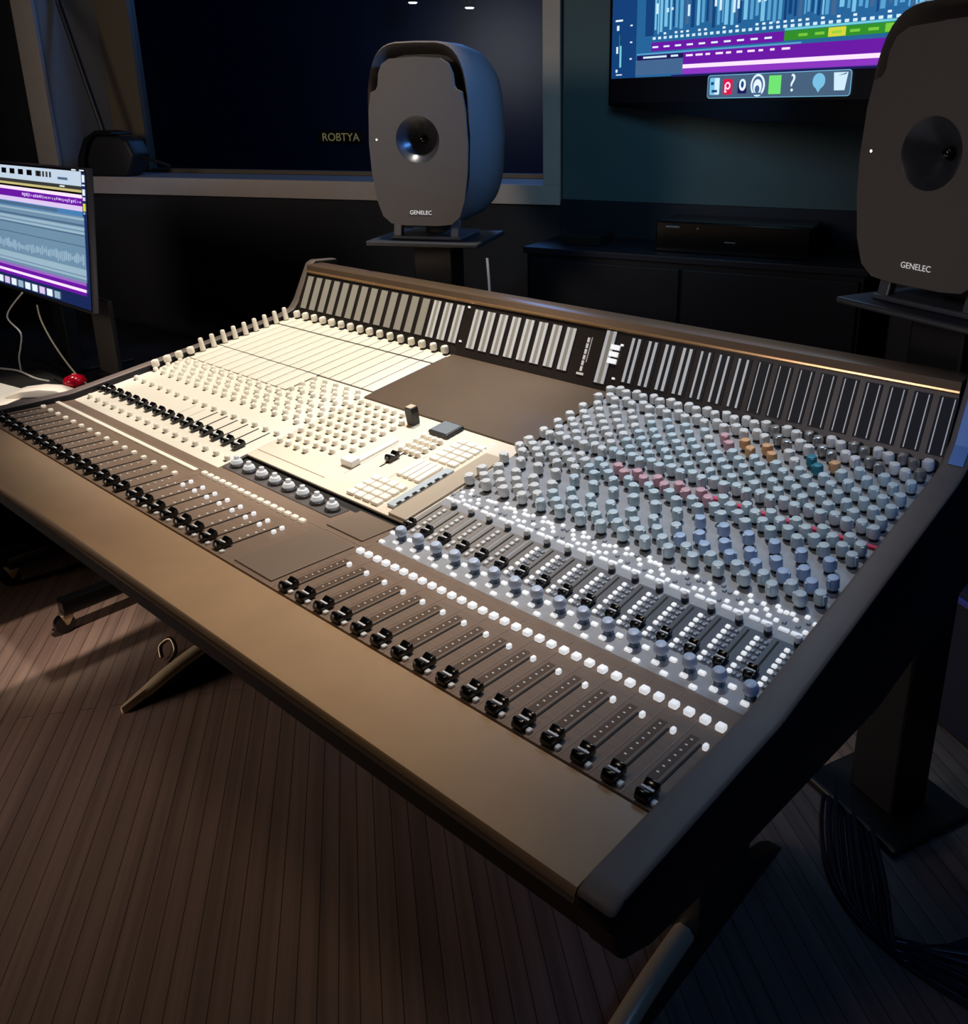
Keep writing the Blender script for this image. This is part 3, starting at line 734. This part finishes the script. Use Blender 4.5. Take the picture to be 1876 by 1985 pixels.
tag(b.build('speaker_cable', mat('cable_pale', rgb(150, 150, 165), 0.4)), 'pale cable hanging beside the stand of the loudspeaker by the window', 'cable')

# ------------------------------------------------------------------ wall screen
TB = Vector((0.4402, 1.6123, 0)); DT = d_ang(-12)
M_T = frame(TB, DT, (0, 0, 1))                  # local x along the screen, y up, z towards the room
tv = thing('wall_screen', (1.02, 1.52, 1.33), 'big wall-mounted screen showing a blue and purple audio session, behind right-hand loudspeaker', 'screen')
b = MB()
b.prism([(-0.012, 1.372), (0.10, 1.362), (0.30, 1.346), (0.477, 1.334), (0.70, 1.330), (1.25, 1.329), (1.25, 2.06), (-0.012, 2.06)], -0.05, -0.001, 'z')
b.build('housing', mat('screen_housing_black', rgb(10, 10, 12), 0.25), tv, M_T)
b = MB(); b.prism([(0.40, 1.40), (0.85, 1.40), (0.85, 1.85), (0.40, 1.85)], -0.16, -0.05, 'z'); b.build('wall_bracket', m_black, tv, M_T)
EM = {}
def em(key, col, s=1.0):
    if key not in EM: EM[key] = emat('screen_' + key, col, s)
    return EM[key]
TVM = [em('deep_blue', rgb(18, 62, 118)), em('mid_blue', rgb(36, 98, 150)), em('light_blue', rgb(88, 158, 200)), em('slate', rgb(66, 100, 140)), em('purple', rgb(104, 22, 160)), em('violet', rgb(140, 52, 190)),
       em('pinkwhite', rgb(250, 225, 252), 1.0), em('green', rgb(48, 140, 40)), em('lime', rgb(120, 196, 60)), em('yellow', rgb(212, 210, 60)), em('white', rgb(225, 240, 250), 1.0), em('navy', rgb(30, 20, 84)), em('black', rgb(4, 4, 8), 0.5), em('red', rgb(214, 22, 70)), em('green_square', rgb(112, 226, 112)), em('dock', rgb(70, 96, 122)), em('sky', rgb(120, 190, 224)), em('pale', rgb(206, 232, 246)), em('cyan', rgb(110, 200, 210))]
IX = {m.name.replace('screen_', '').split('.')[0]: i for i, m in enumerate(TVM)}
b = MB()
_z = [0.0]
def q(x0, y0, x1, y1, c, lvl=1):
    b.mi = IX[c]; z = lvl * 0.0005
    b.face([(x0, y0, z), (x1, y0, z), (x1, y1, z), (x0, y1, z)])
q(-0.004, 1.38, 1.235, 2.05, 'black', 0)
q(0, 1.446, 0.10, 2.04, 'deep_blue'); q(0.10, 1.446, 1.23, 2.04, 'mid_blue')
q(0.10, 1.452, 0.28, 1.490, 'slate', 2); q(0.105, 1.490, 0.28, 1.502, 'navy', 2)
q(0.105, 1.5035, 0.65, 1.5075, 'light_blue', 3)
q(0.16, 1.511, 0.60, 1.533, 'purple', 2); q(0.60, 1.512, 1.23, 1.533, 'green', 2); q(0.72, 1.513, 0.765, 1.532, 'yellow', 3); q(0.60, 1.534, 1.23, 1.539, 'cyan', 2); q(0.86, 1.514, 1.0, 1.531, 'lime', 3)
q(0.28, 1.449, 1.23, 1.503, 'purple', 2); q(0.28, 1.4635, 1.23, 1.4735, 'pinkwhite', 3); q(0.28, 1.4500, 1.23, 1.4625, 'violet', 3); q(0.24, 1.4435, 1.23, 1.4485, 'navy', 3)
rnd = random.Random(3)
x = 0.17
q(0.135, 1.55, 0.168, 2.04, 'deep_blue', 2)
while x < 1.22:
    wdt = rnd.choice([0.008, 0.012, 0.016, 0.02]); c = rnd.choice(['light_blue', 'slate', 'deep_blue', 'light_blue', 'sky'])
    q(x, 1.553 + rnd.uniform(0, .02), x + wdt * 0.6, 2.03, c, 2); x += wdt
    if rnd.random() < 0.55:
        q(x - wdt * .6, 1.585 + rnd.uniform(0, .03), x - wdt * .6 + 0.008, 1.61 + rnd.uniform(0, .03), 'pale', 3)
for x in [0.165 + k * 0.0205 for k in range(52)]:                 # rows of tiny captions
    q(x, 1.540, x + 0.011, 1.5465, 'pale', 3)
    if rnd.random() < .5: q(x, 1.551, x + 0.009, 1.556, 'white', 4)
for k in range(10):
    q(0.165 + k * 0.042, 1.519, 0.165 + k * 0.042 + 0.022, 1.5235, 'white', 3); q(0.29 + k * 0.034, 1.4925, 0.29 + k * 0.034 + rnd.uniform(.012, .026), 1.4975, 'pinkwhite', 3)
    q(0.64 + k * 0.045, 1.519, 0.64 + k * 0.045 + 0.025, 1.525, 'lime', 3)
q(0.13, 1.494, 0.22, 1.499, 'pale', 3); q(0.235, 1.494, 0.262, 1.499, 'pale', 3)
for y0, y1, x0, x1 in ((1.595, 1.60, 0.014, 0.044), (1.572, 1.585, 0.02, 0.03), (1.512, 1.53, 0.019, 0.027), (1.462, 1.470, 0.018, 0.026), (1.454, 1.457, 0.02, 0.045)): q(x0, y0, x1, y1, 'white', 2)
q(0.033, 1.475, 0.041, 1.532, 'cyan', 2); q(0.03, 1.53, 0.033, 1.56, 'green', 2)
for y in (1.58, 1.537, 1.494): q(0.075, y, 0.084, y + 0.004, 'white', 2)
# dock
def rr(x0, y0, x1, y1, r, c, lvl):
    b.mi = IX[c]; z = lvl * 0.0005; pts = []
    for cx, cy, a0 in ((x1 - r, y1 - r, 0), (x0 + r, y1 - r, 90), (x0 + r, y0 + r, 180), (x1 - r, y0 + r, 270)):
        for k in range(5): a = math.radians(a0 + k * 22.5); pts.append((cx + r * math.cos(a), cy + r * math.sin(a), z))
    b.face(pts)
def disc(cx, cy, rx, ry, c, lvl, n=20, a0=0, a1=360):
    b.mi = IX[c]; z = lvl * 0.0005
    b.face([(cx + rx * math.cos(math.radians(a0 + (a1 - a0) * k / n)), cy + ry * math.sin(math.radians(a0 + (a1 - a0) * k / n)), z) for k in range(n)])
rr(0.371, 1.3875, 0.792, 1.4435, 0.008, 'sky', 4); rr(0.3725, 1.389, 0.7905, 1.442, 0.007, 'dock', 5)
rr(0.380, 1.396, 0.413, 1.437, 0.004, 'sky', 6); q(0.397, 1.397, 0.412, 1.436, 'pale', 7); q(0.384, 1.42, 0.394, 1.427, 'deep_blue', 7); q(0.388, 1.402, 0.406, 1.408, 'deep_blue', 8)
rr(0.424, 1.396, 0.455, 1.433, 0.004, 'red', 6); disc(0.440, 1.417, 0.009, 0.009, 'pinkwhite', 7); disc(0.440, 1.417, 0.005, 0.005, 'red', 8); q(0.430, 1.402, 0.434, 1.42, 'pinkwhite', 7); q(0.43, 1.401, 0.437, 1.405, 'pinkwhite', 8)
rr(0.472, 1.398, 0.500, 1.424, 0.003, 'navy', 6); disc(0.487, 1.418, 0.011, 0.014, 'white', 7); disc(0.487, 1.419, 0.0045, 0.008, 'deep_blue', 8)
disc(0.534, 1.416, 0.022, 0.026, 'white', 6); disc(0.534, 1.416, 0.0165, 0.0205, 'slate', 7); disc(0.534, 1.413, 0.013, 0.017, 'white', 8); disc(0.534, 1.407, 0.007, 0.009, 'slate', 9); q(0.520, 1.394, 0.548, 1.399, 'slate', 9)
q(0.567, 1.395, 0.603, 1.437, 'green_square', 6)
disc(0.708, 1.421, 0.017, 0.017, 'sky', 6); b.mi = IX['sky']; b.face([(0.692, 1.418, 0.0031), (0.708, 1.396, 0.0031), (0.724, 1.418, 0.0031)])
b.mi = IX['pale']; b.face([(0.750, 1.400, 0.003), (0.777, 1.400, 0.003), (0.783, 1.438, 0.003), (0.746, 1.438, 0.003)])
b.mi = IX['dock']; b.face([(0.757, 1.431, 0.0036), (0.779, 1.434, 0.0036), (0.780, 1.437, 0.0036)])
b.build('display', TVM, tv, M_T)
text_mesh('?', 0.056, 'question_mark_icon', EM['white'], tv, M_T @ Matrix.Translation((0.636, 1.417, 0.0036)), ext=0.0001)
# ------------------------------------------------------------------ things on the far side
b = MB(); tcab = thing('low_cabinet', W2(0.85, -0.15, 0), 'long low dark navy cabinet against the teal wall', 'cabinet')
b.box((0.02, -0.30, 0.0), (0.98, -0.014, 0.955)); b.mi = 1; b.box((0.01, -0.31, 0.955), (0.99, -0.014, 0.975), bev=0.003)
b.build('carcass', [mat('cabinet_navy', rgb(16, 18, 28), 0.5), mat('cabinet_top', rgb(22, 24, 38), 0.45)], tcab, M_W2)
for k in range(2):
    b = MB(); b.box((0.03 + k * 0.475, -0.312, 0.05), (0.495 + k * 0.475, -0.3005, 0.94), bev=0.002); b.build('door', bpy.data.materials['cabinet_navy'], tcab, M_W2)
t = thing('rack_unit', W2(0.62, -0.14, 0.975), 'black equipment unit lying on the low cabinet under the wall screen', 'audio unit')
b = MB(); b.box((0.40, -0.24, 0.9755), (0.83, -0.05, 1.062), bev=0.004); b.build('case', m_blackgloss, t, M_W2)
b = MB(); b.box((0.43, -0.2415, 1.045), (0.47, -0.2398, 1.05)); b.box((0.52, -0.2415, 1.043), (0.525, -0.2398, 1.048)); b.box((0.60, -0.2415, 1.01), (0.63, -0.2398, 1.013)); b.build('front_marking', mat('rack_marking', rgb(120, 125, 130), 0.4), t, M_W2)
b = MB(); b.box((0.10, -0.22, 0.9755), (0.22, -0.10, 1.005), bev=0.003); tag(b.build('set_top_box', m_black, None, M_W2), 'small flat black box on the low cabinet left of the larger equipment unit', 'box')
t = thing('equipment_tower', (1.55, 1.76, 0), 'tall black equipment tower behind the right-hand loudspeaker', 'equipment tower')
b = MB(); b.prism([(-0.16, 0.0), (0.19, 0.0), (0.19, 1.36), (-0.08, 1.36), (-0.16, 1.20)], 1.30, 1.80, 'x', M=Matrix.Translation((0, 1.78, 0)), bev=0.004); b.build('tower_body', mat('tower_black', rgb(20, 19, 19), 0.55), t)

# device on the window sill with its long thin arm
t = thing('sill_device', W1(-1.85, 0.10, 1.126), 'dark bulky device with long thin arm standing on the window sill at left', 'device')
mdev = mat('sill_device_dark', rgb(46, 46, 50), 0.5)
b = MB()
b.prism([(-1.93, 1.127), (-1.755, 1.127), (-1.735, 1.15), (-1.705, 1.205), (-1.73, 1.262), (-1.78, 1.275), (-1.87, 1.278), (-1.90, 1.25), (-1.93, 1.19)], 0.05, 0.15, 'y', bev=0.012, seg=3); b.build('body', mdev, t, M_W1, smooth=50)
b = MB(); b.prism([(-1.975, 1.127), (-1.945, 1.127), (-1.935, 1.19), (-1.905, 1.25), (-1.865, 1.280), (-1.79, 1.279), (-1.79, 1.290), (-1.86, 1.298), (-1.92, 1.268), (-1.96, 1.20)], 0.04, 0.16, 'y', bev=0.006); b.build('hood', m_black, t, M_W1, smooth=50)
b = MB(); b.tube([W1(-1.871, 0.1, 1.285), W1(-1.985, 0.1, 1.75), W1(-1.990, 0.1, 1.90)], 0.010); b.build('arm', m_black, t)
b = MB(); b.tube([W1(-1.72, 0.1, 1.20), W1(-1.66, 0.11, 1.185), W1(-1.60, 0.12, 1.165)], 0.007); b.build('cable_stub', m_black, t)

# live room side: glass reflections built as spotlights and a sign beyond it
def live(s): return CAMP + (Vector(s) - CAMP)
for P0, k, lab in (((-1.7602, 2.8326, 1.9062), 1.28, 'reflection of a bright ceiling spotlight, built beyond the window glass, the left and larger one'), ((-1.4685, 2.9625, 1.8703), 1.28, 'reflection of a bright ceiling spotlight, built beyond the window glass, the right and smaller one')):
    p = CAMP + (Vector(P0) - CAMP) * k
    t = thing('spotlight_reflection', (p.x, p.y, 2.9), lab, 'spotlight')
    b = MB(); b.lathe([(0.033, 0.0), (0.04, 0.02), (0.04, 0.10), (0.02, 0.11)], 16, M=Matrix.Translation(p), cap0=False); b.build('housing', m_black, t, smooth=40)
    b = MB(); b.lathe([(0.003, 0.0), (0.026, 0.002), (0.031, 0.012)], 16, M=Matrix.Translation(p - Vector((0, 0, 0.006)))); b.build('lamp', emat('lamp_glow', (1, 0.98, 0.86, 1), 60.0 if 'larger' in lab else 40.0), t)
    b = MB(); b.tube([(p.x, p.y, p.z + 0.115), (p.x, p.y, 2.9)], 0.008); b.build('rod', m_black, t)
b = MB()
ps = CAMP + (Vector((-2.2032, 2.6354, 1.226)) - CAMP)
dl = (ps - CAMP); pn = N1; dist = ((W1(0, 3.585, 0) - CAMP).dot(pn)) / dl.dot(pn); psn = CAMP + dl * dist
M_S = frame(psn, D1, (0, 0, 1))
t = thing('sign_reflection', psn, 'reflection of a small yellowish lettered sign, built far beyond the window glass', 'sign')
b.box((-0.20, -0.045, -0.012), (0.20, 0.045, 0.0)); b.build('sign_board', mat('sign_board', rgb(60, 50, 36), 0.6), t, M_S)
text_mesh('ROBTYA', 0.085, 'sign_lettering', emat('sign_gold', rgb(196, 168, 104), 0.5), t, M_S @ Matrix.Translation((0, -0.006, 0.002)), ext=0.001)

# ------------------------------------------------------------------ left: desk, monitor, bits
m_deskdark = mat('desk_dark', rgb(26, 22, 19), 0.5, var=0.06)
ZD = 0.655
t = thing('side_desk', (-0.8, 0.42, 0), 'low dark side desk with castor runners left of the mixing console', 'desk')
b = MB(); b.box((-1.30, 0.125, ZD - 0.026), (-0.30, 0.80, ZD), bev=0.003); b.build('desk_top', m_deskdark, t)
for i, xx in enumerate((-0.33, -0.72, -0.95)):
    b = MB(); b.box((xx - 0.02, 0.17, 0.055), (xx + 0.02, 0.76, 0.10), bev=0.004); ru = b.build('base_runner', m_blackgloss, t)
    b = MB(); b.box((xx - 0.022, 0.42, 0.10), (xx + 0.022, 0.50, ZD - 0.025), bev=0.004); b.build('leg', m_black, t)
    for yy in (0.185, 0.73):
        b = MB()
        b.lathe([(0.010, -0.011), (0.026, -0.011), (0.028, 0.0), (0.026, 0.011), (0.010, 0.011)], 18, M=Matrix.Translation((xx, yy - 0.012, 0.028)) @ Matrix.Rotation(PI / 2, 4, 'Y'))
        b.mi = 1; b.prism([(yy - 0.012, 0.026), (yy - 0.004, 0.026), (yy + 0.016, 0.058), (yy - 0.022, 0.058)], xx - 0.016, xx + 0.016, bev=0.002)
        b.build('castor', [m_blackgloss, m_chrome], t, smooth=40)
m_paper = mat('paper_white', rgb(246, 238, 222), 0.6, emit=(1, 0.93, 0.8, 1), estr=0.05)  # faint glow added for lamp light falling on the paper
b = MB()
b.prism([(-0.82, 0.13), (-0.375, 0.130), (-0.372, 0.142), (-0.433, 0.248), (-0.60, 0.218), (-0.82, 0.18)], ZD + 0.0002, ZD + 0.0010, 'z')
tag(b.build('paper_sheet', m_paper), 'flat white paper sheet lying on the side desk at the left edge', 'paper')
b = MB()
b.prism([(-0.462, ZD + 0.0004), (-0.306, ZD + 0.0004), (-0.306, ZD + 0.006), (-0.335, ZD + 0.018), (-0.375, ZD + 0.022), (-0.42, ZD + 0.018), (-0.455, ZD + 0.008)], 0.0, 0.055, 'y', M=Matrix.Translation((0, 0.232, 0)) @ Matrix.Translation((-0.38, 0, 0)) @ Matrix.Rotation(0.85, 4, 'Z') @ Matrix.Translation((0.38, 0, 0)), bev=0.003, seg=3)
tag(b.build('note_pad', m_paper, smooth=50), 'curled white pad beside the end of the console, next to the red object', 'pad')
t = thing('red_gadget', (-0.40, 0.335, ZD), 'small glossy red rounded gadget on the side desk behind the curled pad', 'gadget')
Mg = Matrix.Translation((-0.398, 0.337, ZD + 0.0003))
b = MB(); b.lathe([(0.016, 0.0), (0.026, 0.008), (0.028, 0.018), (0.022, 0.030), (0.008, 0.036)], 20, M=Mg, sx=0.9, sy=1.1)
b.build('shell', mat('gadget_red', rgb(200, 14, 44), 0.18), t, smooth=60)
b = MB(); b.lathe([(0.006, 0.034), (0.005, 0.038), (0.002, 0.039)], 12, M=Mg); b.build('button', mat('gadget_pink', rgb(230, 130, 130), 0.3), t)
def cable(name, pts, r, m, label):
    b = MB(); b.tube(spline(pts, 7), r, 8); return tag(b.build(name, m, smooth=60), label, 'cable')
m_cwhite = mat('cable_white', rgb(225, 222, 214), 0.4); m_cgrey = mat('cable_olive', rgb(150, 146, 118), 0.45); m_cblack = mat('cable_black', rgb(24, 24, 28), 0.35)

# monitor parallel to the console, leaning back a little
MBo = Vector((-0.245, 0.350, 0.8795)); up = Vector((0, 0.0411, 0.348)).normalized()
M_L = frame(MBo, (1, 0, 0), up)       # x right (negative goes left), y up, z towards the room
mon = thing('computer_monitor', (-0.65, 0.44, ZD), 'computer monitor showing purple and blue tracks, standing on the side desk at far left', 'monitor')
b = MB(); b.box((-0.63, -0.004, -0.016), (0.008, 0.356, -0.001), bev=0.003); b.build('housing', mat('monitor_housing', rgb(48, 48, 56), 0.4), mon, M_L)
b = MB(); b.box((-0.55, 0.05, -0.06), (-0.30, 0.25, -0.016), bev=0.01); b.build('rear_cover', m_black, mon, M_L)
b = MB(); b.box((-0.70, 0.42, ZD + 0.002), (-0.63, 0.46, 1.06), bev=0.004); b.box((-0.82, 0.38, ZD + 0.0002), (-0.53, 0.56, ZD + 0.010), bev=0.003); b.build('stand', m_black, mon)
MM = [em('navy_bg', rgb(22, 38, 84)), em('toolbar', rgb(190, 208, 226)), em('black', rgb(4, 4, 8)), em('dim', rgb(54, 56, 52)), em('khaki', rgb(196, 184, 122)), EM['pinkwhite'], EM['purple'], em('lavender', rgb(216, 196, 236)), em('steel', rgb(108, 140, 166)), em('steel_l', rgb(150, 178, 196)), em('steel_d', rgb(76, 104, 134)), em('mid', rgb(70, 124, 178)), EM['white'], EM['yellow'], EM['violet'], em('mauve', rgb(150, 104, 190))]
IX = {m.name.replace('screen_', '').split('.')[0]: i for i, m in enumerate(MM)}
b = MB()
def row(v0, v1, c, x0=-0.62, x1=-0.022, lvl=1): q(x0, (604 - v1) / 276 * 0.35, x1, (604 - v0) / 276 * 0.35, c, lvl)
q(-0.622, 0.004, 0.0, 0.350, 'black', 0); q(-0.622, 0.006, -0.0005, 0.346, 'navy_bg', 1)
row(327, 333, 'black', -0.62, -0.003, 2)
row(331, 359, 'toolbar', lvl=3); row(359, 366, 'dim', lvl=3); row(366, 371, 'khaki', lvl=3); row(371, 375, 'black', lvl=3); row(375, 382, 'pinkwhite', lvl=3)
row(382, 397, 'purple', lvl=3); row(397, 407, 'lavender', lvl=3); row(407, 417, 'mid', lvl=3); row(409, 415, 'steel_d', -0.62, -0.17, 4)
row(417, 546, 'steel', -0.62, -0.016, 3)
for v0, v1, c in ((420, 424, 'steel_l'), (432, 436, 'steel_d'), (438, 444, 'steel_l'), (447, 452, 'steel_l'), (452, 455, 'steel_d'), (474, 476, 'steel_d'), (520, 540, 'steel_l'), (533, 535, 'steel_d')): row(v0, v1, c, -0.62, -0.016, 4)
for k in range(46):
    xx = -0.60 + k * 0.0126; hh = rnd.uniform(6, 22); cv = 502 + rnd.uniform(-2, 3)
    row(cv - hh / 2, cv + hh / 2, 'steel_l', xx, xx + rnd.uniform(.004, .009), 5)
for k in range(30):
    xx = -0.60 + k * 0.0126; row(388 - rnd.uniform(0, 3), 391 + rnd.uniform(0, 3), 'lavender', xx + 0.2, xx + 0.2 + rnd.uniform(.003, .009), 5)
row(546, 553, 'mauve', -0.62, -0.02, 3); row(552, 560, 'purple', -0.62, -0.02, 4); row(560, 566, 'pinkwhite', -0.62, -0.02, 4); row(566, 573, 'purple', -0.62, -0.02, 4)
for k in range(9): row(580, 595, ['white', 'lavender', 'white', 'steel_l', 'white'][k % 5], -0.62 + k * 0.050, -0.62 + k * 0.050 + 0.036, 4)
for k in range(6): row(337, 348, 'black', -0.60 + k * 0.06, -0.60 + k * 0.06 + 0.035, 4)
for k in range(5): row(337, 348, 'dim', -0.30 + k * 0.022, -0.30 + k * 0.022 + 0.012, 4)
row(345, 350, 'steel_d', -0.16, -0.10, 4); row(361, 364, 'white', -0.15, -0.12, 4)
row(337, 351, 'white', -0.018, -0.004, 3); row(355, 358, 'white', -0.018, -0.004, 3); row(364, 376, 'white', -0.018, -0.004, 3); row(379, 386, 'lavender', -0.018, -0.004, 3); row(391, 406, 'yellow', -0.018, -0.004, 3); row(408, 412, 'steel_l', -0.018, -0.008, 3)
row(327.5, 330, 'white', -0.075, -0.05, 4); row(327.5, 330, 'white', -0.03, -0.004, 4)
b.build('display', MM, mon, M_L)
cable('usb_cable', [(-0.637, 0.33, 0.885), (-0.698, 0.30, 0.816), (-0.619, 0.30, 0.779), (-0.640, 0.30, 0.735), (-0.66, 0.297, 0.70), (-0.665, 0.297, ZD + 0.003)], 0.0024, m_cwhite, 'thin white cable dropping from the computer monitor to the side desk')
cable('desk_cable', [(-0.95, 0.25, ZD + 0.003), (-0.78, 0.262, ZD + 0.003), (-0.672, 0.290, ZD + 0.006), (-0.565, 0.296, ZD + 0.003), (-0.50, 0.31, ZD + 0.003)], 0.0032, m_cwhite, 'white cable lying across the side desk below the computer monitor')
cable('adapter_cable', [(-0.56, 0.335, 0.86), (-0.536, 0.33, 0.82), (-0.481, 0.33, 0.766), (-0.417, 0.34, 0.705), (-0.375, 0.355, ZD + 0.012), (-0.34, 0.37, ZD + 0.004), (-0.315, 0.385, ZD + 0.003)], 0.0024, m_cgrey, 'thin olive-grey cable running from the monitor down to the red gadget')
t = thing('equipment_stand', (-0.41, 0.41, ZD), 'dark narrow upright board on the side desk, beside the right edge of the computer monitor', 'stand')
b = MB(); b.box((-0.480, 0.440, ZD + 0.0095), (-0.362, 0.455, 0.880), bev=0.003); b.build('upright_board', mat('upright_grey', rgb(66, 60, 56), 0.5), t)
b = MB(); b.box((-0.49, 0.42, ZD + 0.0002), (-0.352, 0.475, ZD + 0.010), bev=0.003); b.build('foot', m_black, t)
cable('floor_loop', [(0.0, 0.28, 0.008), (-0.02, 0.29, 0.03), (0.0, 0.31, 0.05), (0.03, 0.305, 0.03), (0.035, 0.28, 0.008)], 0.006, mat('loop_chrome', rgb(110, 96, 80), 0.25, metal=0.7), 'short stiff cable loop on the floor beside the left console leg')

# ------------------------------------------------------------------ right: cables on the floor, boxes
for k in range(9):
    o_ = 0.018 * k
    rr_ = random.Random(k)
    pts = [(1.49 + o_ * .6, 1.02 - o_ * .2, 0.006 + .004 * (k % 3)), (1.545 + o_, 0.86 - o_ * .4, 0.008 + .004 * (k % 3)), (1.62 + o_, 0.74 - o_ * .5, 0.008 + .004 * (k % 2)), (1.73 + o_ * .6, 0.675 + o_ * .4, 0.008), (1.90, 0.655 + o_ * 1.2, 0.008 + .004 * (k % 3)), (2.1, 0.70 + o_ * 1.5, 0.007)]
    tag(cable('floor_cable', pts, 0.0058 if k % 3 else 0.0042, mat('floor_cable_navy', rgb(26, 30, 44), 0.28), 'dark cable in the looped bundle on the floor below the console right end')  , group='dark cables bundled on the floor')
t = thing('equipment_case', (2.0, 1.36, 0), 'dark case with blue-lit upper edge seen past the right end of the console', 'case')
Mk = frame((1.585, 1.352, 0.0), (0.86, -0.51, 0), (0.51, 0.86, 0))
b = MB(); b.box((0.0, 0.0, 0.0), (0.55, 0.30, 0.36), bev=0.012, seg=3); b.build('case_body', mat('case_dark', rgb(40, 46, 66), 0.35), t, Mk)
b = MB(); b.box((0.01, -0.005, 0.325), (0.54, 0.0005, 0.340), bev=0.002); b.build('edge_blue_light', mat('case_edge_blue_light', rgb(90, 100, 200), 0.3), t, Mk)  # blue light along the case's upper edge, painted as a coloured strip
# ------------------------------------------------------------------ lights
def light(name, kind, loc, target, energy, col, **kw):
    l = bpy.data.lights.new(name, kind); l.energy = energy; l.color = col
    for k, v in kw.items(): setattr(l, k, v)
    o = bpy.data.objects.new(name, l); COL.objects.link(o); o.location = loc
    o.rotation_euler = (Vector(target) - Vector(loc)).to_track_quat('-Z', 'Y').to_euler()
    return o
light('warm_key', 'SPOT', (0.38, 0.70, 2.78), (0.43, 0.60, 0.8), 195, (1.0, 0.90, 0.76), spot_size=math.radians(40), spot_blend=0.6, shadow_soft_size=0.05)
light('floor_gap', 'SPOT', (0.38, 0.70, 2.78), (-0.37, 0.10, 0.0), 170, (1.0, 0.80, 0.72), spot_size=math.radians(13), spot_blend=0.7, shadow_soft_size=0.04)
light('paper_fill', 'SPOT', (-0.85, 0.35, 2.6), (-0.45, 0.21, 0.65), 90, (1.0, 0.90, 0.76), spot_size=math.radians(14), spot_blend=0.8, shadow_soft_size=0.04)  # added spot to brighten the paper, no fixture on the desk
light('warm_front', 'SPOT', (0.85, -0.70, 2.70), (1.0, -0.02, 0.6), 18, (1.0, 0.80, 0.60), spot_size=math.radians(64), spot_blend=1.0, shadow_soft_size=0.16)
light('warm_armrest', 'SPOT', (0.95, 0.65, 2.75), (1.06, -0.08, 0.75), 80, (1.0, 0.78, 0.54), spot_size=math.radians(34), spot_blend=1.0, shadow_soft_size=0.06)
light('neutral_right', 'SPOT', (1.00, 0.75, 2.78), (1.12, 0.52, 0.8), 115, (0.96, 0.97, 1.0), spot_size=math.radians(40), spot_blend=1.0, shadow_soft_size=0.06)
light('cool_right', 'AREA', (1.40, 1.30, 1.95), (1.55, 0.45, 0.8), 5, (0.42, 0.68, 1.0), shape='RECTANGLE', size=0.7, size_y=0.3)
light('blue_side', 'SPOT', (1.9, 1.30, 2.05), (0.48, 1.10, 1.42), 190, (0.10, 0.34, 1.0), spot_size=math.radians(20), spot_blend=0.9, shadow_soft_size=0.10)
light('blue_trim', 'SPOT', (2.5, -0.4, 2.2), (1.72, 0.80, 0.85), 30, (0.25, 0.50, 1.0), spot_size=math.radians(16), spot_blend=1.0, shadow_soft_size=0.1)  # added unseen spot that throws blue on the upright edge
light('blue_floor', 'SPOT', (2.7, -0.2, 2.0), (1.60, 0.45, 0.0), 15, (0.14, 0.36, 1.0), spot_size=math.radians(40), spot_blend=1.0, shadow_soft_size=0.2)
light('teal_wash', 'SPOT', (0.98, 0.85, 1.52), (0.42, 1.78, 1.22), 5.5, (0.30, 0.66, 0.95), spot_size=math.radians(80), spot_blend=1.0, shadow_soft_size=0.08)  # added unseen spot in mid-air, brightens the wall under the screen
light('wall_fill', 'SPOT', (0.1, -1.3, 1.75), (-0.45, 1.1, 1.50), 42, (1.0, 0.86, 0.74), spot_size=math.radians(70), spot_blend=0.7, shadow_soft_size=0.3)
light('low_fill', 'SPOT', (-0.7, -1.25, 0.62), (0.25, 0.0, 0.0), 70, (1.0, 0.82, 0.70), spot_size=math.radians(60), spot_blend=1.0, shadow_soft_size=0.5)
light('soft_fill', 'SPOT', (0.6, -1.9, 2.2), (1.55, 0.9, 1.32), 85, (0.95, 0.86, 0.92), spot_size=math.radians(26), spot_blend=1.0, shadow_soft_size=0.35)
light('live_room_fill', 'POINT', (-1.2, 2.9, 2.4), (0, 0, 0), 40, (0.2, 0.45, 1.0), shadow_soft_size=0.3)  # added unseen light, turns the view through the glass bluish
w = bpy.data.worlds.new('dim_room'); SC.world = w; w.use_nodes = True
w.node_tree.nodes['Background'].inputs['Color'].default_value = (0.25, 0.4, 0.8, 1); w.node_tree.nodes['Background'].inputs['Strength'].default_value = 0.006
